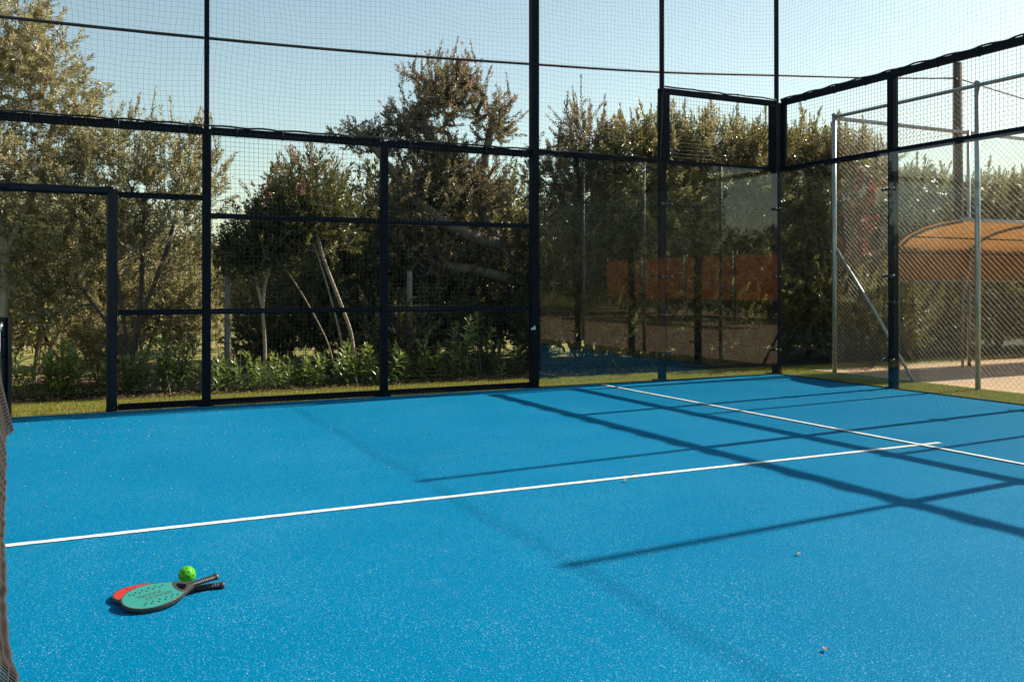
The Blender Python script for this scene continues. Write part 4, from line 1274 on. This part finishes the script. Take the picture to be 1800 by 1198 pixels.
def paddle(label, face, mat, print_text):
    t = thing('beach_paddle', label, 'paddle')
    po = outline()
    outer = po + [(x, -y) for x, y in reversed(po[1:])]
    pi_ = [(x, y) for x, y in outline(inset=.0034) if x < .258]
    inn = [p for p in pi_]
    xe, we = inn[-1]
    conc = [(xe - .022 * math.cos(PI * k / 10 - PI / 2), we * math.cos(PI * k / 10)) for k in range(1, 10)]
    face_lp = inn + conc + [(x, -y) for x, y in reversed(inn[1:])]
    # throat opening
    th = []
    for k in range(11):
        a = -PI / 2 + PI * k / 10
        th.append((xe + .008 - .016 * math.cos(a), -math.sin(a) * max(.006, we - .018)))
    th += [(.290, -.004), (.294, 0), (.290, .004)]
    holes = []
    for s in (1, -1):
        for k in range(6): holes.append(circle(.048 + k * .030 + (.004 if s > 0 else .02), s * (.074 - .0016 * (k - 2.5) ** 2 - (.004 if s > 0 else .002)), .0054))
        for k in range(5): holes.append(circle(.066 + k * .030 + (.0 if s > 0 else .014), s * (.054 - .001 * (k - 2) ** 2), .0054))
    holes = [h for h in holes if max(p[0] for p in h) < .236]
    fr = obj('frame', curve_solid('frame', [outer, face_lp, th], .0085, .0012, .0105), 'rim', t)
    fc = obj('face', curve_solid('face', [[(x * .998 + .0002, y * .996) for x, y in face_lp]] + holes, .0092, 0, .0108), mat, t)
    # handle: eight-sided grip with wrap ridges and a flared end cap
    bm = bmesh.new(); rows = []
    n = 60
    for i in range(n + 1):
        x = .300 + .128 * i / n
        wv = .0006 * math.sin(i * 1.35)
        hw = .0150 + .002 * (i / n) + wv; hz = .0112 + .0012 * (i / n) + wv
        if i == 0: hw, hz = .0135, .0095
        rows.append([bm.verts.new((x, hw * math.cos(a) * (abs(math.cos(a)) ** .0), .0105 + hz * math.sin(a))) for a in [2 * PI * (k + .5) / 10 for k in range(10)]])
    for a, b in zip(rows, rows[1:]):
        for k in range(10):
            bm.faces.new((a[k], a[(k + 1) % 10], b[(k + 1) % 10], b[k]))
    bm.faces.new(rows[0]); bm.faces.new(rows[-1][::-1])
    bmesh.ops.recalc_face_normals(bm, faces=bm.faces)
    me = bpy.data.meshes.new('handle'); bm.to_mesh(me); bm.free()
    hd = obj('handle', me, 'grip', t)
    cap = lathe('end_cap', [(0, .016), (.004, .0195), (.013, .0205), (.017, .017), (.0185, .008)], (0, 0, 0), (1, 0, 0), 16)
    for v in cap.vertices: v.co.z *= .78
    cap.transform(Matrix.Translation((.424, 0, .0105)))
    obj('end_cap', cap, 'rim', hd)
    if print_text:
        for body, px, py in (('BEACH', .152, -.018), ('PADEL', .120, .015)):
            me = text_mesh(body, .033, 0)
            me.transform(Matrix.Translation((px, py, .0204)) @ Matrix.Rotation(PI, 4, 'Z') @ Matrix.Scale(1.15, 4, (1, 0, 0)))
            obj('lettering', me, 'print', fc)
    return t
red = paddle('red perforated paddle lying flat under the teal one', 'red', 'red', False)
red.location = (0.876, -1.078, .0015); red.rotation_euler = (0, 0, math.radians(-4.7))
teal = paddle('teal perforated paddle with printed lettering leaning across the red one', 'teal', 'teal', True)
ex = Vector((1.288 - .893, -1.075 + 1.212, .030)).normalized()
ey = Vector((-ex.y, ex.x, 0)).normalized() + Vector((0, 0, .15)); ey = (ey - ex * ey.dot(ex)).normalized()
ez = ex.cross(ey)
R = Matrix((ex, ey, ez)).transposed().to_4x4()
teal.matrix_basis = Matrix.Translation((.909, -1.236, .0125)) @ R @ Matrix.Scale(.91, 4)

bm = bmesh.new()
bmesh.ops.create_icosphere(bm, subdivisions=6, radius=.037)
hc = []
for k in range(40):
    z = 1 - 2 * (k + .5) / 40; a = k * PI * (3 - math.sqrt(5)); r = math.sqrt(1 - z * z)
    hc.append(Vector((r * math.cos(a), r * math.sin(a), z)))
kill = []
for f in bm.faces:
    c = f.calc_center_median().normalized()
    if any(c.dot(h) > math.cos(.118) for h in hc): kill.append(f)
bmesh.ops.delete(bm, geom=kill, context='FACES')
bmesh.ops.solidify(bm, geom=list(bm.faces), thickness=.002)
for f in bm.faces: f.smooth = True
me = bpy.data.meshes.new('perforated_ball'); bm.to_mesh(me); bm.free()
b = obj('perforated_ball', me, 'ball', None, (1.177, -.985, .0375))
b.rotation_euler = (.3, .5, .2)
tag(b, 'bright green hollow ball with round holes touching the paddle handles', 'ball')

# ------------------------------------------------------------------ litter on the court
def dry_leaf(x, y, l, rz, lab):
    rng = random.Random(int(x * 100))
    V, F = [], []
    for i in range(7):
        s = i / 6
        w = l * .34 * math.sin(PI * min(1, s * .95 + .03)) ** .8
        z = .006 + l * .28 * s * s + .004 * math.sin(s * 5)
        V += [(l * s, -w, z + w * .5), (l * s, 0, z), (l * s, w, z + w * .6)]
    for i in range(6):
        o = i * 3
        F += [(o, o + 1, o + 4, o + 3), (o + 1, o + 2, o + 5, o + 4)]
    me = bpy.data.meshes.new('dry_leaf'); me.from_pydata(V, [], F)
    for p in me.polygons: p.use_smooth = True
    o = obj('dry_leaf', me, 'dry_leaf', None, (x, y, .002)); o.rotation_euler = (0, 0, rz)
    return tag(o, lab, 'leaf')
dry_leaf(4.0, -.125, .035, .6, 'curled dry leaf just beside the centre line')
dry_leaf(4.21, .035, .04, 2.6, 'dry leaf lying on the far edge of the centre line')
dry_leaf(3.87, -1.86, .03, 1.2, 'dry leaf near the end of the long post shadow')
dry_leaf(3.15, -2.74, .028, 4.0, 'dark dry leaf out on the bare blue turf')
rng = np.random.default_rng(95)
P, S = [], []
for k in range(620):
    if k < 330:
        x = abs(rng.normal(0, 1.6)) + .3; y = 4.75 - abs(rng.normal(0, 1.7))
    elif k < 430:
        x = rng.uniform(.2, 6); y = 4.96 - abs(rng.normal(0, .05))
    else:
        x = rng.uniform(.5, 9.5); y = rng.uniform(-3.5, 4.8)
    if y < -3.8: continue
    P.append((x, y, .003)); S.append(rng.uniform(.002, .006) if k < 430 else rng.uniform(.002, .004))
P = np.array(P); S = np.array(S)
octa = np.array([(1, 0, 0), (-1, 0, 0), (0, 1, 0), (0, -1, 0), (0, 0, .6), (0, 0, -.6)])
of = np.array([(0, 2, 4), (2, 1, 4), (1, 3, 4), (3, 0, 4), (2, 0, 5), (1, 2, 5), (3, 1, 5), (0, 3, 5)])
jit = rng.uniform(.6, 1.4, (len(P), 6, 1))
V = P[:, None] + octa[None] * jit * S[:, None, None]
F = (np.arange(len(P)) * 6)[:, None, None] + of[None]
o = obj('court_debris', np_mesh('court_debris', V, F, 3), 'pebble')
tag(o, 'scattered pale grit and petals on the blue turf', 'grit', kind='stuff')
